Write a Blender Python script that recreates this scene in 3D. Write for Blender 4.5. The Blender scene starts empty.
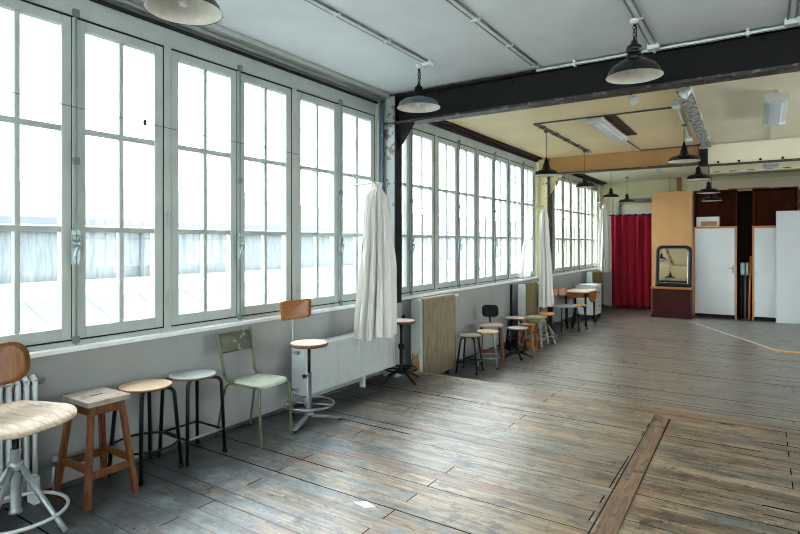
import bpy, math, random
from mathutils import Vector, Matrix
random.seed(7)
C = bpy.context.scene.collection
PI = math.pi
L = -0.18          # level of the lower floor beyond the step
WX = -3.47         # face of the window wall

# ------------------------------------------------------------------ materials
class NT:
    def __init__(s, name):
        s.m = bpy.data.materials.new(name); s.m.use_nodes = True
        s.t = s.m.node_tree; s.t.nodes.clear()
        s.out = s.n('ShaderNodeOutputMaterial')
        s.b = s.n('ShaderNodeBsdfPrincipled')
        s.l(s.b.outputs[0], s.out.inputs[0])
    def n(s, typ, **kw):
        x = s.t.nodes.new(typ)
        for k, v in kw.items(): setattr(x, k, v)
        return x
    def l(s, a, b): s.t.links.new(a, b)
    def put(s, sock, v):
        if hasattr(v, 'is_output'): s.l(v, sock)
        elif isinstance(v, tuple) and len(v) == 3 and sock.type == 'RGBA': sock.default_value = (*v, 1)
        else: sock.default_value = v
    def math(s, op, a, b=0.0, c=None):
        x = s.n('ShaderNodeMath', operation=op); s.put(x.inputs[0], a); s.put(x.inputs[1], b)
        if c is not None: s.put(x.inputs[2], c)
        return x.outputs[0]
    def mix(s, f, a, b, bt='MIX'):
        x = s.n('ShaderNodeMix', data_type='RGBA', blend_type=bt)
        s.put(x.inputs[0], f); s.put(x.inputs[6], a); s.put(x.inputs[7], b)
        return x.outputs[2]
    def pos(s):
        return s.n('ShaderNodeNewGeometry').outputs['Position']
    def obj(s):
        return s.n('ShaderNodeTexCoord').outputs['Object']
    def map(s, v, sc):
        x = s.n('ShaderNodeMapping'); s.l(v, x.inputs[0]); x.inputs['Scale'].default_value = sc
        return x.outputs[0]
    def noise(s, v, scale, detail=4, rough=.55, dist=0):
        x = s.n('ShaderNodeTexNoise'); s.l(v, x.inputs['Vector'])
        x.inputs['Scale'].default_value = scale; x.inputs['Detail'].default_value = detail
        x.inputs['Roughness'].default_value = rough; x.inputs['Distortion'].default_value = dist
        return x.outputs[0]
    def ramp(s, v, a, b):
        x = s.n('ShaderNodeMapRange'); s.l(v, x.inputs[0])
        x.inputs[1].default_value = a; x.inputs[2].default_value = b; x.clamp = True
        return x.outputs[0]
    def bump(s, h, st=.3, d=.01):
        x = s.n('ShaderNodeBump'); s.l(h, x.inputs['Height'])
        x.inputs['Strength'].default_value = st; x.inputs['Distance'].default_value = d
        s.l(x.outputs[0], s.b.inputs['Normal'])
    def set(s, **kw):
        for k, v in kw.items():
            s.put(s.b.inputs[k.replace('_', ' ')], v)
        return s

def hexc(r, g, b):
    f = lambda c: (c/255/12.92) if c/255 <= .04045 else ((c/255+.055)/1.055)**2.4
    return (f(r), f(g), f(b))

def plain(name, c, rough=.5, metal=0, vary=.12, scale=12, world=False, stretch=(1,1,1), bump=0):
    t = NT(name); v = t.map(t.pos() if world else t.obj(), stretch)
    n = t.noise(v, scale, 5, .6)
    dark = tuple(x*(1-vary*2) for x in c); light = tuple(min(1, x*(1+vary)) for x in c)
    col = t.mix(t.ramp(n, .3, .7), dark, light)
    t.set(Base_Color=col, Roughness=rough, Metallic=metal)
    if bump: t.bump(n, bump, .004)
    return t.m

def paint_chipped(name, c, under, rough=.5, amount=.62, scale=14):
    t = NT(name); v = t.obj()
    n = t.noise(v, scale, 6, .65); n2 = t.noise(v, scale*.3, 3)
    base = t.mix(t.ramp(n2, .3, .7), tuple(x*.82 for x in c), c)
    col = t.mix(t.ramp(n, amount, amount+.04), base, under)
    t.set(Base_Color=col, Roughness=rough); t.bump(n, .15, .003)
    return t.m

def wood(name, a, b, rough=.5, axis=0, scale=6, worn=None, wornlo=.55):
    t = NT(name); st = [9, 9, 9]; st[axis] = .9
    v = t.map(t.obj(), tuple(st))
    n = t.noise(v, scale, 6, .65, .4)
    col = t.mix(t.ramp(n, .3, .7), a, b)
    if worn:
        col = t.mix(t.ramp(t.noise(t.obj(), 9, 5, .6), wornlo, wornlo+.12), col, worn)
    t.set(Base_Color=col, Roughness=rough); t.bump(n, .15, .003)
    return t.m

def floor_mat(name, shift=0.0, far=False):
    t = NT(name)
    P = t.pos(); s = t.n('ShaderNodeSeparateXYZ'); t.l(P, s.inputs[0])
    x, y = s.outputs[0], s.outputs[1]
    # slightly wavering board lines
    wv = t.noise(t.map(P, (.6, 1.2, 0)), 1.0, 2)
    y2 = t.math('ADD', y, t.math('MULTIPLY', t.math('SUBTRACT', wv, .5), .02))
    yr = t.math('DIVIDE', t.math('SUBTRACT', y2, .06), .1155)
    row = t.math('FLOOR', yr); fy = t.math('SUBTRACT', yr, row)
    def wn(a, b=0.0):
        w = t.n('ShaderNodeTexWhiteNoise', noise_dimensions='2D')
        c = t.n('ShaderNodeCombineXYZ'); t.put(c.inputs[0], a); t.put(c.inputs[1], b)
        t.l(c.outputs[0], w.inputs['Vector']); return w.outputs['Value']
    off = t.math('MULTIPLY', wn(row), 3.0)
    if not far: off = t.math('FLOOR', off)
    xr = t.math('DIVIDE', t.math('ADD', x, t.math('ADD', 1.67, t.math('MULTIPLY', off, .91))), 2.73)
    cell = t.math('FLOOR', xr); fx = t.math('SUBTRACT', xr, cell)
    bid = wn(row, cell); bid2 = wn(t.math('ADD', row, 37.3), cell); bid3 = wn(t.math('ADD', row, 81.7), cell)
    # gap widths differ from board to board
    gw = t.math('MULTIPLY_ADD', t.math('POWER', wn(t.math('ADD', row, 11.1), t.math('FLOOR', t.math('MULTIPLY', x, .45))), 3.2), .13, .010)
    g1 = t.math('LESS_THAN', fy, gw)
    g2 = t.math('LESS_THAN', fx, .0024 if not far else .0016)
    gap = t.math('MAXIMUM', g1, g2)
    # grain
    sh = t.n('ShaderNodeCombineXYZ'); t.l(t.math('MULTIPLY', bid, 7), sh.inputs[1]); t.l(t.math('MULTIPLY', bid2, 5), sh.inputs[2])
    va = t.n('ShaderNodeVectorMath', operation='ADD'); t.l(P, va.inputs[0]); t.l(sh.outputs[0], va.inputs[1])
    G = va.outputs[0]
    grain = t.ramp(t.noise(t.map(G, (3, 55, 1)), 1.0, 7, .7, .3), .28, .72)
    fine = t.noise(t.map(G, (14, 150, 1)), 1.0, 4, .7)
    blot = t.noise(t.map(G, (2.4, 5, 1)), 1.0, 7, .72, .5)
    blot2 = t.noise(t.map(G, (4.5, 9, 1)), 1.3, 7, .76, .3)
    dirt = t.noise(P, 3.2, 9, .78, .4)
    big = t.noise(P, .55, 3, .5)
    speck = t.noise(P, 38, 5, .75)
    tan = t.mix(grain, hexc(92, 68, 46), hexc(212, 184, 146))
    warm = t.mix(grain, hexc(70, 44, 28), hexc(164, 116, 78))
    grey = t.mix(grain, hexc(62, 60, 56), hexc(166, 161, 150))
    blue = t.mix(t.ramp(blot2, .3, .7), hexc(26, 42, 52), hexc(142, 168, 178))
    col = t.mix(t.math('MULTIPLY', t.ramp(bid, .2, .95), .75), tan, grey)
    col = t.mix(t.math('MULTIPLY', t.ramp(bid2, .72, .85), .55 if not far else .3), col, warm)
    # worn blue-grey paint, mostly along the window wall
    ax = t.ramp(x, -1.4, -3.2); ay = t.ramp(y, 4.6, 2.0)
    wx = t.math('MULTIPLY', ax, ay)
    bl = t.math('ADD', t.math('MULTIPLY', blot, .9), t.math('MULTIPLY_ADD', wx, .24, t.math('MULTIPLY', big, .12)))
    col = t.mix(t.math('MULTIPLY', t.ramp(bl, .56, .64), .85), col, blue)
    # rusty streaks
    rs = t.noise(t.map(P, (.9, 9, 1)), 1.0, 5, .6, .2)
    col = t.mix(t.math('MULTIPLY', t.ramp(rs, .57, .68), .8), col, hexc(146, 82, 46))
    # dark grime, then streaks that darken towards the right
    col = t.mix(t.math('MULTIPLY', t.ramp(blot2, .50, .62), .75), col, hexc(46, 43, 41))
    xr2 = t.ramp(x, -1.5, .6)
    col = t.mix(t.math('MULTIPLY', t.math('MULTIPLY', xr2, t.ramp(t.noise(t.map(P, (.8, 5, 1)), 1.2, 6, .7), .36, .58)), .78), col, hexc(48, 42, 37))
    col = t.mix(t.math('MULTIPLY', t.ramp(fine, .52, .75), .45), col, hexc(45, 38, 32))
    col = t.mix(t.math('MULTIPLY', t.ramp(speck, .62, .68), .6), col, hexc(214, 214, 206))
    col = t.mix(t.math('MULTIPLY', t.ramp(speck, .38, .32), .7), col, hexc(40, 38, 38))
    if far: col = t.mix(.6, col, t.mix(grain, hexc(64, 66, 65), hexc(142, 142, 137)))
    stk = t.noise(t.map(P, (1.1, 13, 1)), 1.0, 7, .68, .3)
    col = t.mix(t.math('MULTIPLY', t.ramp(stk, .50, .60), .55), col, hexc(44, 38, 33))
    dk = t.math('MULTIPLY', t.ramp(t.math('ADD', dirt, t.math('MULTIPLY', t.ramp(x, -1.9, -3.2), .16)), .56, .66), .8)
    col = t.mix(dk, col, hexc(38, 37, 37))
    # a darker border along the wall
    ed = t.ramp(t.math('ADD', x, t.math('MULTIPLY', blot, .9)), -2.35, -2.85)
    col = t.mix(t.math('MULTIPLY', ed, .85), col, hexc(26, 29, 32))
    col = t.mix(gap, col, (.006, .006, .006))
    rough = t.math('ADD', t.math('MULTIPLY', blot, .34), .10)
    rough = t.math('ADD', rough, t.math('MULTIPLY', fine, .12))
    t.set(Base_Color=col, Roughness=t.math('MINIMUM', t.math('ADD', rough, gap), 1.0))
    t.l(t.math('SUBTRACT', 1.0, gap), t.b.inputs['Specular IOR Level']); t.b.inputs['IOR'].default_value = 1.58
    h = t.math('SUBTRACT', t.math('ADD', t.math('MULTIPLY', grain, .25), t.math('MULTIPLY', bid3, .35)), t.math('MULTIPLY', gap, 1.3))
    t.bump(h, .45, .006)
    return t.m

def wall_mat(name, c, stain, amt=.5, scale=2.2):
    t = NT(name); P = t.pos()
    n = t.noise(P, scale, 6, .6); n2 = t.noise(t.map(P, (6, 6, .7)), 1.0, 4, .6)
    sp = t.noise(P, 17, 4, .7)
    col = t.mix(t.ramp(n, .35, .7), c, tuple(x*.86 for x in c))
    col = t.mix(t.math('MULTIPLY', t.ramp(n2, .55, .75), .3*amt), col, stain)
    col = t.mix(t.math('MULTIPLY', t.ramp(sp, .7, .74), .7*amt), col, stain)
    t.set(Base_Color=col, Roughness=.55); t.bump(n, .15, .01)
    return t.m

def glass_mat(name, tint=(.97, .99, .99)):
    t = NT(name); t.t.nodes.remove(t.b)
    tr = t.n('ShaderNodeBsdfTransparent'); tr.inputs[0].default_value = (*tint, 1)
    gl = t.n('ShaderNodeBsdfGlossy'); gl.inputs['Roughness'].default_value = .02
    fr = t.n('ShaderNodeFresnel'); fr.inputs[0].default_value = 1.35
    mx = t.n('ShaderNodeMixShader'); t.l(t.math('MINIMUM', fr.outputs[0], .5), mx.inputs[0])
    t.l(tr.outputs[0], mx.inputs[1]); t.l(gl.outputs[0], mx.inputs[2]); t.l(mx.outputs[0], t.out.inputs[0])
    return t.m

def cloth_mat(name, c, trans=.25, scale=30):
    t = NT(name); v = t.obj(); n = t.noise(v, scale, 3)
    t.set(Base_Color=t.mix(n, tuple(x*.88 for x in c), c), Roughness=.9)
    df = t.n('ShaderNodeBsdfTranslucent'); df.inputs[0].default_value = (*c, 1)
    mx = t.n('ShaderNodeMixShader'); mx.inputs[0].default_value = trans
    t.l(t.b.outputs[0], mx.inputs[1]); t.l(df.outputs[0], mx.inputs[2]); t.l(mx.outputs[0], t.out.inputs[0])
    return t.m

M = {}
M['floor'] = floor_mat('near boards')
M['floor_far'] = floor_mat('far boards', far=True)
M['wall'] = wall_mat('grey wall paint', hexc(152, 155, 152), hexc(96, 88, 80), .55)
M['wall_pale'] = wall_mat('pale yellow wall paint', hexc(216, 212, 170), hexc(150, 140, 100), .3)
M['wall_white'] = wall_mat('off white wall paint', hexc(205, 203, 195), hexc(150, 140, 120), .3)
M['skirt'] = plain('dark skirting', hexc(58, 58, 58), .6)
M['ceil'] = wall_mat('blue white ceiling paint', hexc(242, 249, 252), hexc(206, 214, 216), .15, 1.2)
M['ceil_tan'] = wall_mat('tan ceiling paint', hexc(246, 222, 174), hexc(214, 176, 124), .4, 1.0)
M['ceil_cream'] = wall_mat('cream ceiling paint', hexc(238, 228, 200), hexc(200, 184, 146), .25, 1.0)
M['ceil_pale'] = wall_mat('pale ceiling paint', hexc(240, 238, 208), hexc(200, 184, 146), .25, 1.0)
M['beam_tan'] = wall_mat('ochre beam paint', hexc(176, 134, 78), hexc(140, 95, 50), .5, 1.5)
M['frame'] = plain('grey green window paint', hexc(172, 180, 174), .45, vary=.06, scale=5)
M['frame_cream'] = plain('cream window paint', hexc(180, 182, 166), .45, vary=.05, scale=5)
M['sill'] = plain('white sill paint', hexc(226, 230, 230), .4, vary=.04)
M['glass'] = glass_mat('window glass')
M['iron'] = plain('dark iron and gap shade', hexc(30, 32, 34), .6)
M['zinc'] = plain('worn zinc fittings', hexc(150, 165, 165), .35, .7)
M['steel_dark'] = paint_chipped('dark painted steel', hexc(21, 22, 21), hexc(60, 56, 50), .7, .68, 9)
M['flange'] = paint_chipped('worn flange steel', hexc(44, 38, 36), hexc(110, 90, 80), .5, .55, 12)
M['steel_lit'] = paint_chipped('chipped grey steel with window light', hexc(150, 158, 158), hexc(92, 84, 78), .5, .56, 8)
M['col_cream'] = paint_chipped('chipped cream column paint', hexc(214, 204, 160), hexc(110, 90, 60), .5, .58, 10)
M['pipe_blue'] = plain('blue grey pipe paint', hexc(74, 98, 112), .4)
M['rad'] = plain('white radiator enamel', hexc(192, 199, 199), .35, vary=.04)
M['linen'] = wood('brown ribbed cover', hexc(98, 86, 64), hexc(154, 140, 112), .8, 2, 5)
M['olive'] = wood('olive ribbed cover', hexc(80, 74, 44), hexc(126, 116, 74), .8, 2, 5)
M['curtain'] = cloth_mat('off white cotton', hexc(228, 227, 221), .02)
M['sheer'] = cloth_mat('white thin cotton', hexc(244, 246, 244), .6)
M['red'] = cloth_mat('crimson velvet', hexc(172, 24, 56), .0)
M['chrome'] = plain('scuffed chrome', hexc(138, 144, 147), .28, .85)
M['tube_grey'] = plain('grey metal tube', hexc(150, 160, 163), .35, .5)
M['black'] = plain('black metal', hexc(14, 16, 18), .35, .0)
M['black_matt'] = plain('black cast iron', hexc(11, 12, 13), .55)
M['ply'] = wood('orange plywood', hexc(132, 78, 38), hexc(176, 112, 60), .35, 1)
M['ply_dark'] = wood('varnished brown plywood', hexc(112, 66, 24), hexc(160, 102, 46), .35, 2)
M['ply_worn'] = wood('worn paint stained plywood', hexc(176, 146, 116), hexc(222, 208, 188), .45, 0, 5, hexc(110, 136, 154), .58)
M['stool_wood'] = wood('orange brown stool wood', hexc(48, 25, 11), hexc(122, 72, 31), .4, 2)
M['stool_top'] = wood('weathered stool top', hexc(120, 108, 98), hexc(182, 168, 152), .5, 1, 5, hexc(96, 80, 70), .56)
M['birch'] = wood('pale birch seat', hexc(206, 176, 138), hexc(232, 208, 172), .4, 0)
M['seat_blue'] = wood('blue worn seat', hexc(136, 150, 152), hexc(176, 182, 178), .45, 0, 5, hexc(150, 112, 82), .6)
M['seat_rim'] = wood('brown seat rim', hexc(92, 54, 34), hexc(130, 84, 56), .45, 0)
M['seat_pink'] = wood('pinkish worn seat', hexc(200, 178, 164), hexc(224, 208, 196), .45, 0)
M['seat_olive'] = wood('olive grey seat', hexc(128, 122, 100), hexc(164, 158, 134), .5, 0)
M['seat_straw'] = wood('straw seat', hexc(196, 168, 118), hexc(222, 196, 148), .45, 0)
M['seat_orange'] = wood('bright orange seat', hexc(196, 120, 44), hexc(222, 150, 66), .4, 0)
M['seat_bluegrey'] = wood('blue grey seat', hexc(116, 132, 142), hexc(156, 170, 176), .45, 0)
M['green'] = paint_chipped('chipped green enamel', hexc(98, 108, 84), hexc(74, 58, 44), .4, .58, 16)
M['green_seat'] = paint_chipped('worn pale green seat', hexc(178, 186, 166), hexc(140, 130, 110), .35, .58, 12)
M['green_back'] = paint_chipped('dull green back', hexc(68, 76, 52), hexc(128, 130, 106), .45, .58, 18)
M['enamel_black'] = plain('black enamel', hexc(12, 12, 13), .25)
M['enamel_blue'] = plain('grey blue enamel', hexc(70, 82, 88), .35)
M['enamel_in'] = plain('off white enamel inside', hexc(226, 222, 210), .35, vary=.08)
M['conduit'] = plain('pale conduit', hexc(226, 232, 232), .4, vary=.06)
M['conduit_dark'] = plain('dark conduit', hexc(84, 84, 78), .5)
M['conduit_tan'] = plain('tan painted conduit', hexc(150, 132, 100), .5)
M['white_plastic'] = plain('white plastic', hexc(222, 224, 220), .4, vary=.03)
M['diffuser'] = plain('milky diffuser', hexc(206, 218, 220), .3, vary=.03)
t_ = NT('crumpled foil'); v_ = t_.obj()
vn = t_.n('ShaderNodeTexVoronoi'); vn.inputs['Scale'].default_value = 16; t_.l(v_, vn.inputs['Vector'])
t_.set(Base_Color=t_.mix(t_.ramp(t_.noise(v_, 22, 4, .7), .4, .6), hexc(80, 78, 74), hexc(226, 226, 224)), Roughness=.4, Metallic=.2); t_.bump(vn.outputs[0], .6, .02)
M['foil'] = t_.m
M['mahogany'] = wood('dark mahogany', hexc(32, 9, 7), hexc(70, 22, 15), .45, 0)
M['redbrown'] = wood('red brown panel', hexc(62, 26, 10), hexc(94, 42, 16), .7, 2)
M['orange_wood'] = wood('orange pine edge', hexc(178, 108, 44), hexc(206, 140, 70), .45, 2)
M['tan_panel'] = plain('tan board', hexc(196, 148, 92), .5, vary=.05, scale=3)
M['door_white'] = plain('pale laminate', hexc(206, 212, 214), .35, vary=.03, scale=3)
M['dark_int'] = plain('dark interior', hexc(36, 24, 18), .7)
M['lino'] = plain('grey lino', hexc(128, 128, 122), .45, vary=.16, scale=5, world=True)
M['lino_edge'] = plain('pale lino edge', hexc(186, 172, 148), .6)
M['plank_rust'] = wood('rusty brown plank', hexc(76, 58, 44), hexc(146, 116, 88), .5, 1, 6, hexc(50, 50, 50), .55)
M['bolt'] = plain('painted bolt rod', hexc(108, 124, 122), .45)
M['nosing'] = wood('worn pale nosing', hexc(120, 112, 98), hexc(186, 176, 156), .4, 0, 8, hexc(96, 96, 92), .55)
M['card'] = plain('brown cardboard', hexc(168, 130, 86), .8)
M['paper'] = plain('white paper', hexc(230, 230, 226), .8, vary=.02)
M['clear'] = glass_mat('bulb glass', (.9, .92, .9))
M['ext_fence'] = wood('streaked cement cladding', hexc(70, 77, 79), hexc(104, 110, 112), .8, 2, 2.0)
M['ext_slate'] = plain('weathered zinc roof', hexc(56, 64, 69), .6, vary=.1, scale=.6)
M['ext_white'] = plain('pale render', hexc(140, 145, 147), .8, vary=.04, scale=.5)
M['ext_glass'] = plain('dull wired roof glass', hexc(90, 98, 101), .5, vary=.06, scale=.8)
M['ext_rib'] = plain('white roof bars', hexc(138, 142, 143), .6, vary=.03)
M['ext_ground'] = plain('grey yard', hexc(140, 142, 142), .9)
mt = NT('silvered mirror'); mt.set(Base_Color=(.86, .86, .82), Metallic=1.0, Roughness=.03); M['mirror'] = mt.m

for k_, v_ in (('black', .25), ('black_matt', .2), ('mahogany', .15), ('redbrown', .12), ('dark_int', .1), ('steel_dark', .25), ('enamel_black', .4), ('stool_wood', .3), ('iron', .2)):
    [n for n in M[k_].node_tree.nodes if n.type == 'BSDF_PRINCIPLED'][0].inputs['Specular IOR Level'].default_value = v_

# ------------------------------------------------------------------ mesh builder
class MB:
    def __init__(s): s.v = []; s.f = []; s.k = []; s.sm = []
    def add(s, vs, fs, k=0, smooth=False, tr=None):
        o = len(s.v)
        s.v += [tuple(tr @ Vector(p)) if tr else tuple(p) for p in vs]
        for f in fs: s.f.append([i+o for i in f]); s.k.append(k); s.sm.append(smooth)
        return s
    def box(s, x0, x1, y0, y1, z0, z1, k=0, tr=None):
        vs = [(x, y, z) for z in (z0, z1) for y in (y0, y1) for x in (x0, x1)]
        return s.add(vs, [(0,2,3,1), (4,5,7,6), (0,1,5,4), (2,6,7,3), (0,4,6,2), (1,3,7,5)], k, False, tr)
    def hexa(s, bot, top, k=0):
        return s.add(list(bot)+list(top), [(3,2,1,0), (4,5,6,7), (0,1,5,4), (1,2,6,5), (2,3,7,6), (3,0,4,7)], k)
    def prism(s, poly, axis, a, b, k=0, tr=None):
        # poly: 2D points; axis: 0 -> (y,z), 1 -> (x,z), 2 -> (x,y)
        def P(p, t):
            return [(t, p[0], p[1]), (p[0], t, p[1]), (p[0], p[1], t)][axis]
        n = len(poly)
        vs = [P(p, a) for p in poly] + [P(p, b) for p in poly]
        fs = [tuple(range(n)), tuple(range(2*n-1, n-1, -1))] + [(i, (i+1) % n, n+(i+1) % n, n+i) for i in range(n)]
        return s.add(vs, fs, k, False, tr)
    def tube(s, pts, r, n=10, k=0, closed=False, tr=None, r2=None):
        pts = [Vector(p) for p in pts]; m = len(pts); rings = []
        up = None
        for i, p in enumerate(pts):
            if closed: d = pts[(i+1) % m]-pts[i-1]
            else: d = pts[min(i+1, m-1)]-pts[max(i-1, 0)]
            d.normalize()
            if up is None:
                up = Vector((0, 0, 1)) if abs(d.z) < .9 else Vector((1, 0, 0))
            a = d.cross(up).normalized(); b = a.cross(d).normalized(); up = b
            rr = r if r2 is None else r+(r2-r)*i/(m-1)
            rings.append([p+a*rr*math.cos(2*PI*j/n)+b*rr*math.sin(2*PI*j/n) for j in range(n)])
        vs = [q for R_ in rings for q in R_]; fs = []
        for i in range(m if closed else m-1):
            i2 = (i+1) % m
            for j in range(n): fs.append((i*n+j, i2*n+j, i2*n+(j+1) % n, i*n+(j+1) % n))
        s.add(vs, fs, k, True, tr)
        if not closed:
            s.add([], []); o = len(s.v)-m*n
            s.f.append([o+j for j in range(n)]); s.k.append(k); s.sm.append(False)
            s.f.append([o+(m-1)*n+j for j in range(n-1, -1, -1)]); s.k.append(k); s.sm.append(False)
        return s
    def lathe(s, prof, c=(0, 0, 0), n=28, k=0, tr=None, ks=None):
        vs = []; fs = []
        for (r, z) in prof:
            for j in range(n): vs.append((c[0]+r*math.cos(2*PI*j/n), c[1]+r*math.sin(2*PI*j/n), c[2]+z))
        for i in range(len(prof)-1):
            kk = ks[i] if ks else k
            s.add([], [])
        o = len(s.v)
        s.v += [tuple(tr @ Vector(p)) if tr else p for p in vs]
        for i in range(len(prof)-1):
            for j in range(n):
                s.f.append([o+i*n+j, o+i*n+(j+1) % n, o+(i+1)*n+(j+1) % n, o+(i+1)*n+j]); s.k.append(ks[i] if ks else k); s.sm.append(True)
        return s
    def build(s, name, mats, parent=None, bevel=0, loc=None, rotz=0, sub=0):
        me = bpy.data.meshes.new(name); me.from_pydata(s.v, [], s.f); me.validate()
        for m_ in (mats if isinstance(mats, (list, tuple)) else [mats]): me.materials.append(M[m_])
        if len(me.polygons) == len(s.k):
            me.polygons.foreach_set('material_index', s.k); me.polygons.foreach_set('use_smooth', s.sm)
        me.update()
        o = bpy.data.objects.new(name, me); C.objects.link(o)
        if parent: o.parent = parent
        if loc: o.location = loc
        if rotz: o.rotation_euler.z = rotz
        if bevel:
            b = o.modifiers.new('bevel', 'BEVEL'); b.width = bevel; b.segments = 2; b.limit_method = 'ANGLE'
            b.angle_limit = math.radians(40)
        if sub:
            b = o.modifiers.new('sub', 'SUBSURF'); b.levels = sub; b.render_levels = sub
        return o

def tag(o, label, cat, group=None, kind=None):
    o['label'] = label; o['category'] = cat
    if group: o['group'] = group
    if kind: o['kind'] = kind
    return o
def thing(name, label, cat, loc, rotz=0, group=None):
    o = bpy.data.objects.new(name, None); C.objects.link(o); o.empty_display_size = .1
    o.location = loc; o.rotation_euler.z = rotz
    return tag(o, label, cat, group)
def struct(o, label=None, cat=None):
    o['kind'] = 'structure'
    if label: o['label'] = label
    if cat: o['category'] = cat
    return o
def arc(c, r, a0, a1, n, plane='xz'):
    out = []
    for i in range(n+1):
        a = a0+(a1-a0)*i/n
        if plane == 'xz': out.append((c[0]+r*math.cos(a), c[1], c[2]+r*math.sin(a)))
        elif plane == 'xy': out.append((c[0]+r*math.cos(a), c[1]+r*math.sin(a), c[2]))
        else: out.append((c[0], c[1]+r*math.cos(a), c[2]+r*math.sin(a)))
    return out
def circle(c, r, n=32): return [(c[0]+r*math.cos(2*PI*i/n), c[1]+r*math.sin(2*PI*i/n), c[2]) for i in range(n)]

# ------------------------------------------------------------------ room shell
YB, YE, XR = -5.2, 15.0, 4.6
H1, H2 = 3.07, 3.02
RW1 = .2
SILLZ, HEADZ = 0.80, 2.94
w = MB(); w.box(WX-.30, XR+.3, YB-.3, 5.30, -.40, 0)
struct(w.build('floor', 'floor'), 'raised floor of wide worn boards with gaps', 'floor')
w = MB(); w.box(WX-.30, XR+.3, 5.302, YE+.3, -.50, L)
struct(w.build('floor', 'floor_far'), 'lower floor of worn grey boards beyond the step', 'floor')
# plank let into the near floor
w = MB(); w.hexa([(-.70, 2.62, -.004), (-.60, 2.62, -.004), (-.64, 5.0, -.004), (-.745, 5.06, -.004)], [(-.70, 2.62, .006), (-.60, 2.62, .006), (-.64, 5.0, .006), (-.745, 5.06, .006)])
w.hexa([(-.69, 1.2, -.004), (-.60, 1.2, -.004), (-.60, 2.6, -.004), (-.685, 2.6, -.004)], [(-.69, 1.2, .004), (-.60, 1.2, .004), (-.60, 2.6, .004), (-.685, 2.6, .004)])
w.hexa([(-.598, 1.2, -.004), (-.590, 1.2, -.004), (-.630, 5.0, -.004), (-.638, 5.0, -.004)], [(-.598, 1.2, .001), (-.588, 1.2, .001), (-.626, 5.0, .001), (-.638, 5.0, .001)], 1)
w.hexa([(-.708, 1.2, -.004), (-.700, 1.2, -.004), (-.747, 5.06, -.004), (-.755, 5.06, -.004)], [(-.708, 1.2, .001), (-.700, 1.2, .001), (-.747, 5.06, .001), (-.755, 5.06, .001)], 1)
struct(w.build('trim_1', ['plank_rust', 'iron']), 'rusty brown plank set across the floor boards', 'floor plank')
w = MB(); w.box(WX, -1.5, 5.255, 5.31, -.05, .004)
struct(w.build('trim_15', 'nosing', bevel=.003), 'worn pale nosing board at the edge of the step', 'nosing')
w = MB(); w.add([(-1.32, 13.0, L+.001), (.22, 10.06, L+.001), (XR, 10.12, L+.001), (XR, 13.6, L+.001), (-1.32, 13.6, L+.001),
                 (-1.32, 13.0, L+.005), (.22, 10.06, L+.005), (XR, 10.12, L+.005), (XR, 13.6, L+.005), (-1.32, 13.6, L+.005)],
                [(5, 6, 7, 8, 9), (0, 1, 6, 5), (1, 2, 7, 6), (2, 3, 8, 7), (3, 4, 9, 8), (4, 0, 5, 9)])
tag(w.build('floor_sheet', 'lino'), 'grey lino sheet laid on the boards before the white cabinets', 'floor sheet')
w = MB(); w.hexa([(-1.34, 13.0, L+.001), (-1.31, 13.0, L+.001), (.24, 10.06, L+.001), (.21, 10.03, L+.001)], [(-1.34, 13.0, L+.008), (-1.31, 13.0, L+.008), (.24, 10.06, L+.008), (.21, 10.03, L+.008)])
w.box(.22, XR, 10.02, 10.1, L+.001, L+.012, 1)
struct(w.build('trim_2', ['lino_edge', 'orange_wood']), 'pale and yellow edging strip of the lino sheet', 'edging strip')

# window wall: low wall, head band, piers
w = MB()
XO = WX-.30
w.box(XO, WX, YB-.3, 5.28, -.3, SILLZ, 0); w.box(XO, WX, 5.28, YE+.3, -.4, SILLZ, 0)
w.box(XO, WX-.02, YB-.3, 5.1, 3.0, 3.4, 0); w.box(XO, WX-.02, 5.1, YE+.3, 2.965, 3.4, 1)
PIERS = [(-5.5, -5.2), (-.50, -.19), (4.86, 5.2), (9.88, 10.30), (14.62, 15.3)]
for i, (a, b) in enumerate(PIERS):
    w.box(XO, WX, a, b, SILLZ, 3.0, 0 if i < 3 else 1)
struct(w.build('wall_left', ['wall', 'wall_pale']), 'long wall of windows over a low grey wall', 'wall')
w = MB(); w.box(WX-.02, XR+.3, YE, YE+.3, 2.3, 3.4, 0); w.box(WX-.02, XR+.3, YE, YE+.3, -.5, 2.3, 1)
w.box(WX, -1.9, YE-.06, YE, 2.68, H2, 0)
struct(w.build('wall_end', ['wall_pale', 'wall_white']), 'pale yellow end wall behind the red curtain', 'wall')
w = MB(); w.box(XR, XR+.3, YB-.3, YE+.3, -.5, .85); w.box(XR, XR+.3, YB-.3, YE+.3, 2.9, 3.4); w.box(XR, XR+.3, YB-.3, -4.8, .85, 2.9)
w.box(XR, XR+.3, -2.2, .2, .85, 2.9); w.box(XR, XR+.3, RW1, 5.6, .85, 2.9); w.box(XR, XR+.3, 10.0, YE+.3, .85, 2.9)
struct(w.build('wall_right', 'wall_white'))
w = MB(); w.box(WX-.3, XR, YB-.3, YB, -.3, .85); w.box(WX-.3, XR, YB-.3, YB, 2.9, 3.4); w.box(WX-.3, -3.1, YB-.3, YB, .85, 2.9); w.box(4.2, XR, YB-.3, YB, .85, 2.9)
struct(w.build('wall_back', 'wall_white'))
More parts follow.
